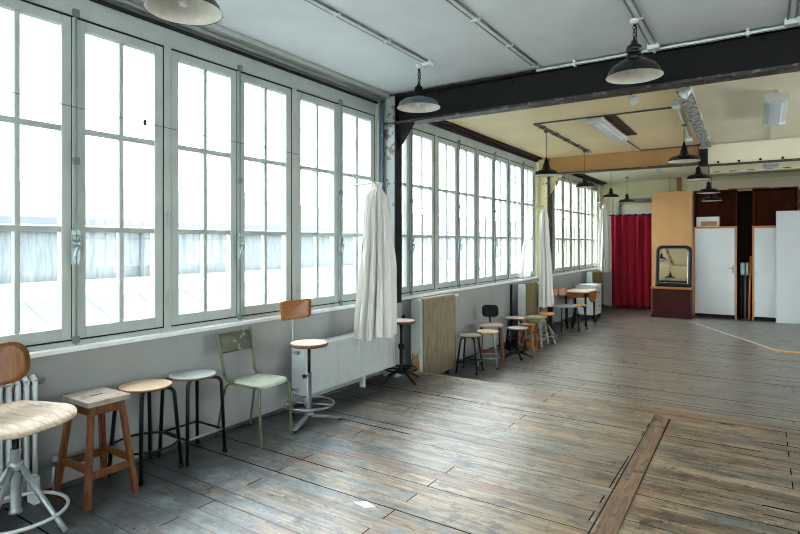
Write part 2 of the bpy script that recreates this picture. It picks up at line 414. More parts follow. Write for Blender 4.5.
def fill_window(idx, axis, c, a, b, n, label):  # unseen windows, added to fill the room with more daylight
    w = MB(); st = (b-a)/n
    def bx(p, q, z0, z1, d=.04):
        if axis: w.box(c-d, c+d, p, q, z0, z1)
        else: w.box(p, q, c-d, c+d, z0, z1)
    bx(a, b, .85, .93); bx(a, b, 2.82, 2.9)
    for i in range(n+1): bx(a+i*st-.03, a+i*st+.03, .85, 2.9)
    for i in range(n): bx(a+(i+.5)*st-.012, a+(i+.5)*st+.012, .93, 2.82, .02)
    for z in (1.55, 2.17): bx(a, b, z-.012, z+.012, .02)
    fo = w.build('window_%d' % idx, 'frame'); struct(fo, label, 'window')
    g = MB()
    g.add([(c, a, .9), (c, b, .9), (c, b, 2.85), (c, a, 2.85)] if axis else [(a, c, .9), (b, c, .9), (b, c, 2.85), (a, c, 2.85)], [(0, 1, 2, 3)])
    g.build('window_pane', 'glass', fo)
fill_window(5, 0, YB-.1, -3.1, 4.2, 12, 'added fill light window in the wall behind the camera')
fill_window(6, 1, XR+.1, -4.8, -2.2, 5, 'first added fill light window in the wall opposite the stools')
fill_window(7, 1, XR+.1, 5.6, 10.0, 8, 'far added fill light window in the wall opposite the stools')

w = MB(); w.box(WX-.3, XR+.3, YB-.3, 5.08, H1, H1+.3)
struct(w.build('ceiling', 'ceil'), 'blue white plaster ceiling of the near bay', 'ceiling')
w = MB(); w.box(WX-.3, -.76, 5.08, 10.2, H2, H1+.35, 0); w.box(-.76, XR+.3, 5.08, 10.2, H2, H1+.35, 1)
w.box(WX-.3, -1.5, 10.2, YE+.3, H2, H1+.35, 2); w.box(-1.5, XR+.3, 10.2, YE+.3, H2, H1+.35, 1)
struct(w.build('ceiling', ['ceil_tan', 'ceil_cream', 'ceil_pale']), 'tan and cream ceiling boards of the far bays', 'ceiling')
# skirting and head mouldings
w = MB(); w.box(WX, WX+.012, YB, 5.28, 0, .022); w.box(WX, WX+.012, 5.31, YE, L, L+.03)
struct(w.build('baseboard_left', 'skirt'))
w = MB()
w.box(WX-.02, WX+.10, YB, 5.0, H1-.045, H1-.004, 0); w.box(WX-.03, WX-.008, YB, 4.93, 2.96, 2.98, 1)
w.tube([(WX+.035, YB, H1-.062), (WX+.035, 5.0, H1-.062)], .016, 8, 0)
struct(w.build('trim_3', ['frame', 'iron']), 'grey moulding and dark slot above the near windows', 'moulding')
w = MB()
w.box(WX-.03, WX+.02, 5.25, 9.9, 2.945, 2.985, 1); w.box(WX-.02, WX+.09, 5.25, 9.9, 2.985, H2-.002, 2)
w.box(WX-.03, WX+.02, 10.3, YE, 2.945, 2.985, 1); w.box(WX-.02, WX+.09, 10.3, YE, 2.985, H2-.002, 2)
struct(w.build('trim_4', ['frame_cream', 'iron', 'mahogany']), 'dark moulding above the far windows', 'moulding')

# sills
for n_, (a, b) in enumerate([(-5.2, -.5), (-.19, 4.95), (5.2, 10.0), (10.3, 14.95)]):
    w = MB(); w.box(WX-.15, WX+.028, a-.02, b+.02, SILLZ-.002, SILLZ+.026)
    struct(w.build('trim_%d' % (5+n_), 'sill', bevel=.004), 'white painted window sill board', 'sill')

ZB, ZT = .86, 2.83       # casement bottom / top
BARS = (1.535, 2.145)
def window(idx, y0, y1, spans, mat, label, hw=None):
    """spans: list of (y0,y1,kind) casements; kind 'L' closes on its right, 'R' on its left"""
    f = MB(); X0, X1 = WX-.13, WX-.035
    f.box(X0, X1, y0, y1, SILLZ+.02, ZB-.006); f.box(X0, X1, y0, y1, ZT+.006, 2.975)
    f.box(X0-.01, X1+.012, y0, y1, SILLZ+.024, SILLZ+.044)
    edges = sorted({round(v, 4) for s_ in spans for v in (s_[0], s_[1])})
    fixed = [e for i, e in enumerate(edges) if not any(abs(s_[1]-e) < 1e-3 and s_[2] == 'L' for s_ in spans)]
    for e in fixed:
        a = max(y0, e-.026); b = min(y1, e+.026); f.box(X0, X1, a, b, ZB-.01, ZT+.01)
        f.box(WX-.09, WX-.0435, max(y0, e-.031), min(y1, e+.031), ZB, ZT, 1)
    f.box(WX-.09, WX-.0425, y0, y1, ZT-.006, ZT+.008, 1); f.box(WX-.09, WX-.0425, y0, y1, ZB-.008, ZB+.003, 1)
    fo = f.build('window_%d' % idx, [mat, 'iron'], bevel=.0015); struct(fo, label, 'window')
    # dark strips above paint in the shade of the gaps
    for (a, b, kd) in spans:
        ga = .027 if kd == 'L' else .004; gb = .004 if kd == 'L' else .027
        a += ga+.004; b -= gb+.004
        s_ = MB(); xa, xb = WX-.105, WX-.045; st = .064
        xm, xn = xa+.012, xb-.006
        gy0, gy1, gz0, gz1 = a+st, b-st, ZB+.075, ZT-.062
        s_.box(xa, xb, a, a+st, ZB, ZT); s_.box(xa, xb, b-st, b, ZB, ZT)
        s_.box(xa, xb, gy0, gy1, ZB, gz0); s_.box(xa, xb, gy0, gy1, gz1, ZT)
        mid = (a+b)/2; s_.box(xm, xn, mid-.016, mid+.016, gz0, gz1)
        for z in BARS: s_.box(xm, xn+.001, gy0, gy1, z-.017, z+.017)
        so = s_.build('casement', mat, fo, bevel=.006)
        g = MB(); zs = [gz0]+list(BARS)+[gz1]
        xg = WX-.08
        for (p, q) in ((gy0, mid-.0125), (mid+.0125, gy1)):
            for i in range(3):
                lo = zs[i]+(.014 if i else 0); hi = zs[i+1]-(.014 if i < 2 else 0)
                g.add([(xg, p, lo), (xg, q, lo), (xg, q, hi), (xg, p, hi)], [(0, 1, 2, 3)])
        g.build('window_pane', 'glass', so)
        # hinges on the fixed side
        h = MB(); ye = (a-.012) if kd == 'L' else (b+.012)
        for z in (1.05, 1.62, 2.55): h.tube([(WX-.036, ye, z-.05), (WX-.036, ye, z+.05)], .008, 8)
        h.build('hinge', 'frame', so)
        if kd == 'L':     # espagnolette bolt on the meeting line
            m = b+.008
            e = MB(); e.box(WX-.047, WX-.030, m-.012, m+.012, ZB+.01, ZT-.005); e.box(WX-.0468, WX-.0445, m-.017, m+.017, ZB+.01, ZT-.005, 1); eo = e.build('cover_strip', [mat, 'iron'], so, bevel=.001)  # dark box paints the shade along the meeting gap
            e = MB(); e.tube([(WX-.020, m, ZB-.03), (WX-.020, m, ZT+.045)], .0065, 8)
            for z in (ZB+.0, 1.95, ZT+.02): e.box(WX-.032, WX-.01, m-.018, m+.018, z-.022, z+.022)
            eb = e.build('bolt_rod', 'bolt', so, bevel=.003)
            e = MB(); e.box(WX-.030, WX-.016, m-.026, m+.026, 1.32, 1.53)
            e.tube([(WX-.012, m, 1.43), (WX+.02, m, 1.43), (WX+.026, m-.02, 1.40), (WX+.02, m-.028, 1.36)], .009, 8)
            e.tube(circle((0, 0, 0), .022, 14), .005, 6, closed=True, tr=Matrix.Translation((WX-.008, m, 1.48)) @ Matrix.Rotation(PI/2, 4, 'Y'))
            e.build('handle', 'zinc', so, bevel=.002)
    return fo
def pairs(m0, n, per): 
    out = []
    for i in range(n):
        a = m0+i*per; out += [(a, a+per/2, 'L'), (a+per/2, a+per, 'R')]
    return out
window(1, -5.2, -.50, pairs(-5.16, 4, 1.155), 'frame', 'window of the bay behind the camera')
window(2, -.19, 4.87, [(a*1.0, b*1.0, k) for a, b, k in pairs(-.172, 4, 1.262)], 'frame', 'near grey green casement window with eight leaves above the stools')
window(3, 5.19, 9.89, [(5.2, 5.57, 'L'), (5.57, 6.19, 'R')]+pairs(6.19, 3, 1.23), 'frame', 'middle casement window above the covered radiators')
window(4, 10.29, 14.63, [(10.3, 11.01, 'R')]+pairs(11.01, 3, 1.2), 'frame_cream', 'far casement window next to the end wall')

# wire across the near windows
w = MB(); p0 = Vector((WX+.02, .9, 2.30)); p1 = Vector((WX+.02, 3.6, 2.24))
w.tube([p0.lerp(p1, i/8)+Vector((0, 0, -.02*math.sin(PI*i/8))) for i in range(9)], .0018, 6)
t = thing('curtain_wire', 'thin grey wire stretched across the near window panes', 'wire', (0, 0, 0)); w.build('wire', 'iron', t)
for yy in (.9, 3.6):
    w = MB(); w.tube([(WX-.04, yy, 2.30 if yy < 1 else 2.24), (WX+.022, yy, 2.30 if yy < 1 else 2.24)], .003, 6); w.build('hook', 'zinc', t)
w = MB(); w.box(WX+.012, WX+.028, 2.135, 2.15, 2.235, 2.275, tr=None); w.build('clip', 'iron', t)

# ------------------------------------------------------------------ steel frame
def ibeam(mb, x0, x1, y0, y1, z0, z1, tf=.022):
    ym = (y0+y1)/2
    mb.box(x0, x1, y0, y1, z0, z0+tf, 1); mb.box(x0, x1, y0, y1, z1-tf, z1, 0); mb.box(x0, x1, ym-.008, ym+.008, z0+tf, z1-tf, 0)
w = MB(); ibeam(w, -3.45, XR, 4.93, 5.09, 2.735, 3.05)
for i in range(40):
    x = -3.2+i*.2
    w.lathe([(.013, 0), (.011, .008), (.0, .011)], n=8, k=0, tr=Matrix.Translation((x, 5.002, 3.0)) @ Matrix.Rotation(PI/2, 4, 'X'))
w.prism([(-3.295, 2.735), (-3.09, 2.735), (-3.295, 2.45)], 1, 4.98, 4.995, 0)
struct(w.build('trim_9', ['steel_dark', 'flange'], bevel=.002), 'dark riveted steel beam crossing the ceiling between the bays', 'steel beam')
w = MB()
w.box(-3.465, -3.31, 4.93, 4.945, SILLZ, 3.05, 0); w.box(-3.465, -3.31, 5.035, 5.05, SILLZ, 3.05, 1)  # grey face carries the window light in its colour
w.box(-3.31, -3.295, 4.93, 5.05, SILLZ, 3.05, 1); w.box(-3.465, -3.45, 4.945, 5.035, SILLZ, 3.05, 0)
w.box(-3.465, -3.295, 4.93, 5.05, 0, SILLZ, 2)
struct(w.build('trim_10', ['steel_lit', 'steel_dark', 'wall'], bevel=.003), 'steel column by the step, chipped grey with window light painted in on one side and black on the other', 'steel column')
w = MB(); w.tube([(WX+.025, 4.895, .4), (WX+.025, 4.895, 3.0)], .016, 10)
for z in (1.0, 1.9, 2.6): w.box(WX, WX+.045, 4.875, 4.915, z, z+.025)
tag(w.build('wall_pipe', 'pipe_blue'), 'slim blue grey pipe rising beside the near steel column', 'pipe')
# second beam and column
w = MB(); w.box(-3.45, -.84, 10.06, 10.12, 2.735, 3.02, 0); w.box(-3.45, -.84, 10.0, 10.2, 2.715, 2.735, 1)
w.box(-.84, XR, 10.06, 10.12, 2.70, 3.02, 2); w.box(-.84, XR, 10.0, 10.2, 2.685, 2.70, 1)
for i in range(26):
    for q, kk in ((2.765, 0), ) if i < 8 else ((2.73, 3), ):
        x = -3.1+i*.28
        w.lathe([(.02, 0), (.016, .012), (.0, .016)], n=8, k=kk, tr=Matrix.Translation((x, 10.06, q)) @ Matrix.Rotation(PI/2, 4, 'X'))
w.box(-.84, -.72, 9.98, 10.06, 2.70, 2.95, 3)
w.box(-.84, XR, 10.2, 10.35, 2.86, 3.02, 2)
struct(w.build('trim_11', ['beam_tan', 'flange', 'ceil_cream', 'steel_dark'], bevel=.003), 'ochre and cream beam over the middle of the room', 'beam')
w = MB(); w.box(-.84, XR, 12.3, 12.42, 2.80, 3.02, 0); w.box(-1.5, XR, 14.86, 14.98, 2.62, 2.92, 0)
for i in range(18): w.box(-.8+i*.28, -.8+i*.28+.12, 12.285, 12.3, 2.82, 2.835, 1)
struct(w.build('trim_12', ['ceil_cream', 'flange'], bevel=.003), 'cream cross beams above the white cabinets', 'beam')
w = MB()
w.box(-3.465, -3.30, 10.0, 10.016, SILLZ-.2, 3.0, 0); w.box(-3.465, -3.30, 10.23, 10.246, SILLZ-.2, 3.0, 0)
w.box(-3.318, -3.295, 10.0, 10.246, 1.0, 3.0, 1); w.box(-3.318, -3.295, 10.0, 10.246, L, 1.0, 2)
w.box(-3.465, -3.30, 10.0, 10.246, L, SILLZ+.02, 3)
w.prism([(-3.30, 2.715), (-3.06, 2.715), (-3.16, 2.55), (-3.30, 2.36)], 1, 10.1, 10.13, 0)
struct(w.build('trim_13', ['col_cream', 'flange', 'iron', 'wall'], bevel=.003), 'cream painted column with a bracket between the far windows', 'column')

# ------------------------------------------------------------------ ceiling services
def rail(label, x, y0, y1, z, mat='conduit', box=True):
    t = thing('conduit', label, 'conduit', (x, y0, z))
    n = y1-y0
    for dx in (-.024, .024):
        w = MB(); w.tube([(dx, 0, -.010), (dx, n, -.010)], .0075, 8); w.build('tube', 'tube_grey', t)
    w = MB(); w.box(-.015, .015, 0, n, -.016, 0); w.build('raceway', mat, t)
    y = .3
    while y < n: w = MB(); w.box(-.036, .036, y, y+.018, -.024, 0); w.build('clip', mat, t); y += .62
    if box: w = MB(); w.box(-.045, .045, n-.05, n+.04, -.045, 0); w.build('junction_box', mat, t, bevel=.006)
    return t
rail('twin conduit on the near ceiling ending above the grey shaded lamp', -2.5, .2, 4.26, H1)
rail('twin conduit on the near ceiling without any lamp, ending at the dark beam', -1.72, .2, 4.93, H1, box=False)
rail('stout twin conduit on the near ceiling beside the black shaded lamp', -.74, .2, 4.90, H1)
rail('twin conduit on the near ceiling nearest the right side of the photo', .18, .2, 4.90, H1)
w = MB(); w.tube([(-1.74, 4.94, H1-.03), (XR, 4.94, H1-.03)], .014, 8)
for i in range(9): w.box(-1.4+i*.65, -1.38+i*.65, 4.915, 4.965, H1-.052, H1)
tag(w.build('conduit', 'conduit'), 'pale conduit running along the top of the dark steel beam', 'conduit')
# far conduits
t = thing('conduit', 'thin dark conduit loop on the tan ceiling feeding the two left lamps', 'conduit', (-2.5, 7.0, H2))
w = MB(); w.tube([(1.72, 0.02, -.012), (0, .0, -.012), (0, 2.7, -.012)], .010, 8); w.build('tube', 'conduit_dark', t)
w = MB(); w.tube([(.05, .03, -.012), (.05, 2.7, -.012)], .008, 8); w.build('tube', 'conduit_dark', t)
for i in range(5): w = MB(); w.box(-.02, .07, .25+i*.55, .27+i*.55, -.022, 0); w.build('clip', 'conduit_dark', t)
w = MB(); w.tube([(-1.72, 8.75, H2-.012), (-1.70, 9.96, H2-.012), (-.8, 9.96, H2-.012)], .011, 8)
tag(w.build('conduit', 'conduit_dark'), 'thin conduit from the left batten light to the ochre beam', 'conduit')
w = MB(); w.tube([(.10, 8.1, H2-.012), (.10, 9.93, H2-.012)], .012, 8)
tag(w.build('conduit', 'conduit'), 'pale conduit from the right batten light to the cream beam', 'conduit')
w = MB(); w.tube([(-.55, 9.96, H2-.012), (XR, 9.96, H2-.012)], .010, 8); tag(w.build('conduit', 'conduit'), 'pale conduit along the upper edge of the cream beam', 'conduit')
w = MB(); w.tube([(-.8, 12.1, H2-.012), (.05, 12.1, H2-.012)], .010, 8); w.tube([(.05, 12.1, H2-.012), (2.5, 12.1, H2-.012)], .010, 8)
tag(w.build('conduit', 'conduit'), 'pale conduit at the furthest small ceiling light', 'conduit')
w = MB(); w.tube([(-2.9, 12.4, H2-.012), (-2.6, 12.4, H2-.012), (-1.9, 12.4, H2-.012), (-1.75, 11.9, H2-.012)], .010, 8)
tag(w.build('conduit', 'conduit_tan'), 'thin conduit on the pale ceiling in front of the red curtain', 'conduit')
# foil duct
w = MB()
segs = 40
for i in range(segs):
    pass
vs = []; fs = []
for i in range(segs+1):
    y = 5.25+(9.98-5.25)*i/segs
    for (dx, dz) in ((0, 0), (.0, -.05), (.135, -.05), (.135, 0)):
        j = (random.random()-.5)*.012
        vs.append((-.80+.10*(1-i/segs)+dx+j, y, H2-.004+dz+j*.5))
for i in range(segs):
    for j in range(4): fs.append((i*4+j, i*4+(j+1) % 4, i*4+4+(j+1) % 4, i*4+4+j))
fs += [(0, 1, 2, 3), tuple(segs*4+j for j in (3, 2, 1, 0))]
w.add(vs, fs)
tag(w.build('cable_duct', 'foil'), 'crumpled silver foil duct along the ceiling past the spotlight', 'duct')
w = MB(); w.tube([(-.80, 6.9, H2-.015), (-.9, 9.1, H2-.015)], .016, 8); w.box(-.84, -.76, 6.72, 6.9, H2-.06, H2)
w.box(-.94, -.86, 9.1, 9.22, H2-.07, H2)
tag(w.build('conduit', 'conduit'), 'short pale conduit beside the silver foil duct', 'conduit')

def spot(x, label, rot, dx):
    t = thing('spotlight', label, 'spotlight', (x, 5.30, 2.80))
    w = MB(); w.tube([(0, 0, .215), (0, .0, -.03)], .006, 8); w.box(-.02, .02, -.04, .02, .20, .22); w.build('bracket', 'black', t)
    w = MB(); tr = Matrix.Translation((0, 0, -.045)) @ Matrix.Rotation(rot, 4, 'Y') @ Matrix.Rotation(-.5, 4, 'X')
    w.lathe([(0, .035), (.022, .03), (.026, 0), (.03, -.01), (.045, -.05), (.047, -.055), (.04, -.05), (.024, -.012), (.0, -.008)], n=20, tr=tr)
    w.build('lamp_head', 'white_plastic', t)
spot(-.985, 'small white spotlight under the dark beam, further from the foil duct', -.7, 0)
spot(-.53, 'small white spotlight under the dark beam at the foil duct', .7, 0)

def batten(label, x, y, ln, wd, z, rot=0):
    t = thing('ceiling_light', label, 'ceiling light', (x, y, z), rot)
    w = MB(); w.prism([(-wd/2, 0), (wd/2, 0), (wd/2+.015, -.05), (wd/2-.02, -.055), (-wd/2+.02, -.055), (-wd/2-.015, -.05)], 1, 0, ln)
    w.build('housing', 'white_plastic', t, bevel=.006)
    w = MB(); pr = [(wd/2-.025, -.055), (wd/2-.035, -.078), (-wd/2+.035, -.078), (-wd/2+.025, -.055)]
    w.prism(pr, 1, .05, ln-.05); w.build('diffuser', 'diffuser', t, bevel=.008)
    w = MB()
    for yy in (-.012, ln-.038):
        w = MB(); w.box(-wd/2-.018, wd/2+.018, yy, yy+.05, -.082, -.001); w.build('end_cap', 'white_plastic', t, bevel=.006)
    return t
batten('white batten light on the tan ceiling left of the foil duct', -1.74, 7.05, 1.5, .15, H2)
w = MB(); w.box(-1.64, -1.50, 7.1, 8.5, H2-.012, H2-.001)  # thin dark strip along one side of the batten
tag(w.build('ceiling_strip', 'mahogany'), 'dark flat strip on the ceiling beside the left batten light', 'board')
t = batten('white batten light with a drop below the cream ceiling at the right', .12, 6.72, 1.4, .19, H2-.06)
for yy in (.1, 1.3): w = MB(); w.box(-.02, .02, yy, yy+.05, 0, .06); w.build('bracket', 'white_plastic', t)
batten('small batten light on the pale ceiling before the red curtain', -1.74, 11.3, 1.2, .14, H2)
t = batten('short batten light crosswise above the white cabinets', .13, 11.3, .7, .2, H2-.14)
w = MB(); w.box(-.02, .02, .3, .4, 0, .14); w.build('bracket', 'white_plastic', t)

def lamp(label, x, y, zr, D, ztop, style, shade='enamel_black', group=None, n=40):
    t = thing('pendant_lamp', label, 'pendant lamp', (x, y, zr))
    R = D/2
    w = MB()
    if style == 'flat':
        out = [(.03, .105), (.045, .10), (.06, .085), (R*.72, .066), (R*.88, .046), (R*.97, .004), (R, 0)]
        inn = [(R*.985, .002), (R*.95, .006), (R*.86, .04), (R*.7, .058), (.05, .075), (0, .078)]
    elif style == 'deep':
        out = [(.05, .128), (.06, .125), (.085, .115), (R*.74, .078), (R*.92, .034), (R*.965, .006), (R, 0)]
        inn = [(R*.985, .002), (R*.94, .008), (R*.9, .03), (R*.72, .07), (.06, .105), (0, .11)]
    else:
        out = [(.022, .20), (.03, .19), (.055, .10), (.075, .082), (R*.82, .058), (R*.92, .045), (R*.98, .004), (R, 0)]
        inn = [(R*.985, .002), (R*.95, .006), (R*.9, .038), (R*.8, .05), (.06, .07), (0, .072)]
    w.lathe(out+inn, n=n, ks=[0]*(len(out)-1)+[0]+[1]*(len(inn)-1))
    w.build('lamp_shade', [shade, 'enamel_in'], t)
    top = out[0][1]
    w = MB()
    if style == 'cone': w.lathe([(0, top+.05), (.012, top+.05), (.016, top+.02), (.024, top), (.022, top-.01)], n=16); ct = top+.05
    elif style == 'deep':
        w.lathe([(0, top+.13), (.02, top+.13), (.026, top+.105), (.05, top+.09), (.054, top+.06), (.046, top+.055), (.046, top+.03), (.054, top+.025), (.056, top+.004), (.05, top-.006)], n=24); ct = top+.13
    else:
        w.lathe([(0, top+.10), (.018, top+.10), (.022, top+.085), (.034, top+.08), (.038, top+.01), (.046, top+.005), (.046, top-.012), (.03, top-.014)], n=20); ct = top+.1
    w.build('neck', 'enamel_black' if shade != 'enamel_blue' else 'black_matt', t)
    w = MB()
    if D > .36 and y < 5:
        w.tube([(0, 0, ct-.005), (0, 0, ct+.03)], .007, 8)
        z = ct+.03; i = 0; zt = ztop-zr
        while z < zt-.02:
            c = (0, 0, z+.016); rr = circle((0, 0, 0), .011, 12)
            tr = Matrix.Translation(c) @ Matrix.Rotation(PI/2*(i % 2), 4, 'Z') @ Matrix.Rotation(PI/2, 4, 'X') @ Matrix.Diagonal((.8, 1.5, 1, 1))
            w.tube(rr, .0032, 6, closed=True, tr=tr); z += .025; i += 1
        w.build('chain', 'black', t)
        w = MB(); w.tube([(.012, 0, ct-.01), (.016, .004, (ct+zt)/2), (.004, 0, zt)], .004, 6)
        w.build('cord', 'conduit' if y < 3 else 'black', t)
    else:
        w.tube([(0, 0, ct-.01), (0, 0, ztop-zr)], .0045, 6); w.build('cord', 'black', t)
    w = MB(); w.lathe([(.03, .0), (.03, -.018), (.012, -.03), (0, -.032)], (0, 0, ztop-zr), n=16); w.build('ceiling_rose', 'conduit_dark' if y > 5 else 'conduit', t)
    b = MB(); hb = top*.62
    b.lathe([(0, -.0), (.02, .004), (.032, .022), (.032, .04), (.018, .065), (.015, .09), (0, .092)], (0, 0, hb-.055), n=16)
    b.build('bulb', 'white_plastic', t)
    return t
lamp('large white lined lamp shade cropped by the top edge, nearest to the windows', -2.5, 1.77, 2.65, .385, H1-.03, 'deep')
lamp('pendant lamp with a shallow grey blue shade in front of the beam end', -2.56, 4.20, 2.655, .39, H1-.03, 'flat', 'enamel_blue')
lamp('large black pendant lamp on a chain in front of the dark beam', -.765, 4.22, 2.64, .39, H1-.02, 'deep')
lamp('black pendant lamp with a tall cone neck by the middle windows', -2.49, 7.47, 2.385, .325, H2-.02, 'cone')
lamp('black pendant lamp at the far end of the dark conduit loop', -2.49, 9.45, 2.385, .31, H2-.02, 'flat')
lamp('small black pendant lamp in front of the far windows, nearest the white cloth', -2.65, 12.1, 2.40, .34, H2-.02, 'flat')
lamp('small black pendant lamp hanging before the grey duct', -2.65, 13.74, 2.40, .37, H2-.02, 'flat')
lamp('black pendant lamp with a tall cone neck beside the foil duct', -.85, 8.04, 2.515, .39, H2-.02, 'cone')
lamp('black pendant lamp just behind the cone necked one at the duct', -.835, 9.80, 2.445, .36, H2-.02, 'flat')
lamp('black pendant lamp third from the near end of the cabinet row', -.80, 11.3, 2.345, .37, H2-.02, 'flat')
lamp('lowest and furthest black pendant lamp before the open shelf', -.85, 12.75, 2.30, .38, H2-.02, 'flat')

# ------------------------------------------------------------------ radiators
def rbox(mb, x0, x1, y0, y1, z0, z1, r=.02, k=0, n=4):
    # box with rounded vertical cross-section in (x,z)
    pts = []
    for (cx, cz, a0) in ((x1-r, z1-r, 0), (x0+r, z1-r, PI/2), (x0+r, z0+r, PI), (x1-r, z0+r, 3*PI/2)):
        for i in range(n+1):
            a = a0+PI/2*i/n; pts.append((cx+r*math.cos(a), cz+r*math.sin(a)))
    mb.prism(pts, 1, y0, y1, k)
t = thing('radiator', 'white column radiator behind the nearest wooden chair', 'radiator', (-3.405, .605, 0))
for i in range(21):
    w = MB(); y = i*.042
    for dx in (-.03, .03):
        w.tube([(dx, y, .17), (dx, y, .68)], .0135, 10)
    w.tube([(-.03, y, .68), (0, y, .70), (.03, y, .68)], .0165, 10); w.tube([(-.03, y, .17), (0, y, .15), (.03, y, .17)], .0165, 10)
    w.tube([(0, y, .70), (0, y, .18)], .012, 8)
    w.build('radiator_section', 'rad', t)
w = MB(); w.tube([(0, -.05, .67), (0, .90, .67)], .014, 10); w.tube([(0, -.05, .18), (0, .96, .18)], .016, 10); w.tube([(0, .95, .18), (0, .95, .02)], .010, 8)
w.lathe([(0, .03), (.02, .028), (.024, 0), (.02, -.01), (0, -.012)], (0, .96, .2), n=12); w.build('valve', 'tube_grey', t)
for yy in (0.03, .83):
    w = MB(); w.box(-.04, .04, yy, yy+.03, 0, .15); w.build('foot', 'rad', t)

t = thing('radiator', 'long low white ribbed radiator under the near window', 'radiator', (-3.32, 3.47, 0))
w = MB(); w.box(.03, .075, 0.01, 1.38, .15, .55)
k = 0
for i in range(30): w.box(.075, .0775, .035+i*.045, .035+i*.045+.022, .17, .53)
w.build('front_panel', 'rad', t, bevel=.004)
w = MB(); w.box(-.075, -.045, .01, 1.38, .15, .55); w.build('back_panel', 'rad', t, bevel=.004)
w = MB(); w.box(-.08, .078, 0, 1.39, .548, .562); w.build('top_grille', 'rad', t, bevel=.003)
w = MB(); w.box(-.08, .078, -.004, .008, .15, .55); w.build('side_panel', 'rad', t, bevel=.003)
w = MB()
for z in (.19, .51): w.tube([(0, .0, z), (0, -.03, z)], .018, 12); w.tube([(0, -.02, z), (-.06, -.02, z)], .010, 8)
w.tube([(-.06, -.02, .19), (-.06, -.02, .0)], .010, 8); w.build('valve', 'tube_grey', t)
for yy in (.15, .95):
    w = MB(); w.box(-.07, -.02, yy, yy+.03, 0, .15); w.build('foot', 'rad', t)

def covered(label, y0, y1, x1, z1, cov, depth=.13, pipe=True):
    t = thing('radiator', label, 'radiator', (x1, y0, L))
    h = z1-L; ln = y1-y0
    w = MB(); rbox(w, -depth, -.012, 0, ln, .10, h, .03); w.build('body', 'rad', t, bevel=.003)
    for yy in (.08, ln-.12):
        w = MB(); w.box(-depth+.03, -.04, yy, yy+.04, 0, .1); w.build('foot', 'black', t)
    # cover laid over the front and top
    w = MB(); n = 26; vs = []; fs = []
    prof = [(-depth*.8, h+.006), (-.04, h+.008), (-.012, h-.002), (-.002, h-.03), (.002, h-.2), (.003, h*.5), (.003, .06)]
    c0 = .06*ln
    for i in range(n+1):
        y = c0+(ln-c0+.0)*i/n
        for (px, pz) in prof: vs.append((px+.002*math.sin(i*1.9), y, pz))
    m_ = len(prof)
    for i in range(n):
        for j in range(m_-1): fs.append((i*m_+j, i*m_+j+1, (i+1)*m_+j+1, (i+1)*m_+j))
    w.add(vs, fs, 0, True); o = w.build('cover', cov, t); md = o.modifiers.new('solid', 'SOLIDIFY'); md.thickness = .004
    w = MB(); w.tube([(-.05, ln, h-.02), (-.05, ln+.06, h-.02), (-.02, ln+.10, h-.02)], .016, 10); w.build('valve', 'white_plastic', t)
    return t
covered('tall radiator under a brown ribbed cover just beyond the step', 5.36, 6.22, -3.24, .80, 'linen')
covered('radiator under an olive cover behind the row of small stools', 8.68, 9.28, -3.24, .77, 'olive')
covered('small radiator under an olive cover behind the white cabinet by the curtain', 12.95, 13.8, -3.24, .78, 'olive')
w = MB(); w.tube([(-3.40, 8.46, L), (-3.40, 8.46, .78)], .022, 10)
tag(w.build('heating_pipe', 'black_matt'), 'black vertical pipe on the low wall before the olive radiator', 'pipe')
w = MB(); w.box(WX, WX+.03, 5.24, 5.34, .55, .62)
tag(w.build('wall_socket', 'black_matt', bevel=.004), 'small black socket box on the wall above the black stool', 'socket')

# ------------------------------------------------------------------ hung cloths
def hung(name, label, loc, ztop, zbot, prof, folds, mat, seed, lean=0.0, clipx=None, frac=.30):
    """gathered cloth: prof = list of (t, half width y, half depth x, y shift)"""
    random.seed(seed); t = thing(name, label, 'curtain', (loc[0], loc[1], zbot))
    n, m = 150, 60; vs = []; fs = []
    ph = [random.uniform(0, 6.28) for _ in range(6)]
    def lerp(tt):
        for i in range(len(prof)-1):
            a, b = prof[i], prof[i+1]
            if a[0] <= tt <= b[0]:
                u = (tt-a[0])/(b[0]-a[0]); u = u*u*(3-2*u)
                return [a[j]+(b[j]-a[j])*u for j in (1, 2, 3)]
        return list(prof[-1][1:])
    for i in range(m+1):
        tt = i/m; wy, dx, sh = lerp(tt); z = (ztop-zbot)*(1-tt)
        for j in range(n):
            a = 2*PI*j/n
            fs_ = math.sin(folds/2*a+ph[0]+.5*math.sin(tt*2.1+ph[1])+.35*math.sin(3*a+tt*5))
            f = 1.12-frac*1.5*(1-abs(fs_))**1.6*min(1, .5+tt)+.10*math.sin((folds*2+1)*a+ph[2]+tt*3)+.08*math.sin(3*a+ph[3]+tt*4)
            px = dx*math.cos(a)*f; py = wy*math.sin(a)*f+sh
            if clipx is not None: px = max(px, clipx)
            zz = z
            if i == m: zz = z+.012*math.sin(5*a+ph[4])
            vs.append((px, py, zz))
    for i in range(m):
        for j in range(n): fs.append((i*n+j, i*n+(j+1) % n, (i+1)*n+(j+1) % n, (i+1)*n+j))
    w = MB(); w.add(vs, fs, 0, True); w.f.append(list(range(n))); w.k.append(0); w.sm.append(False)
    w.build('cloth', mat, t)
    return t
t = hung('tied_curtain', 'off white curtain gathered up on the wall before the steel column', (-3.185, 4.43, 0), 2.05, .535,
     [(0, .018, .02, 0), (.04, .05, .045, 0), (.10, .13, .08, -.01), (.3, .165, .10, .0), (.6, .21, .125, .0), (1, .245, .14, -.02)], 12, 'curtain', 3, clipx=-.045, frac=.5)
w = MB(); w.tube([(-.29, 0, 1.50), (0, 0, 1.515), (.03, 0, 1.55)], .008, 8); w.build('hook', 'zinc', t)
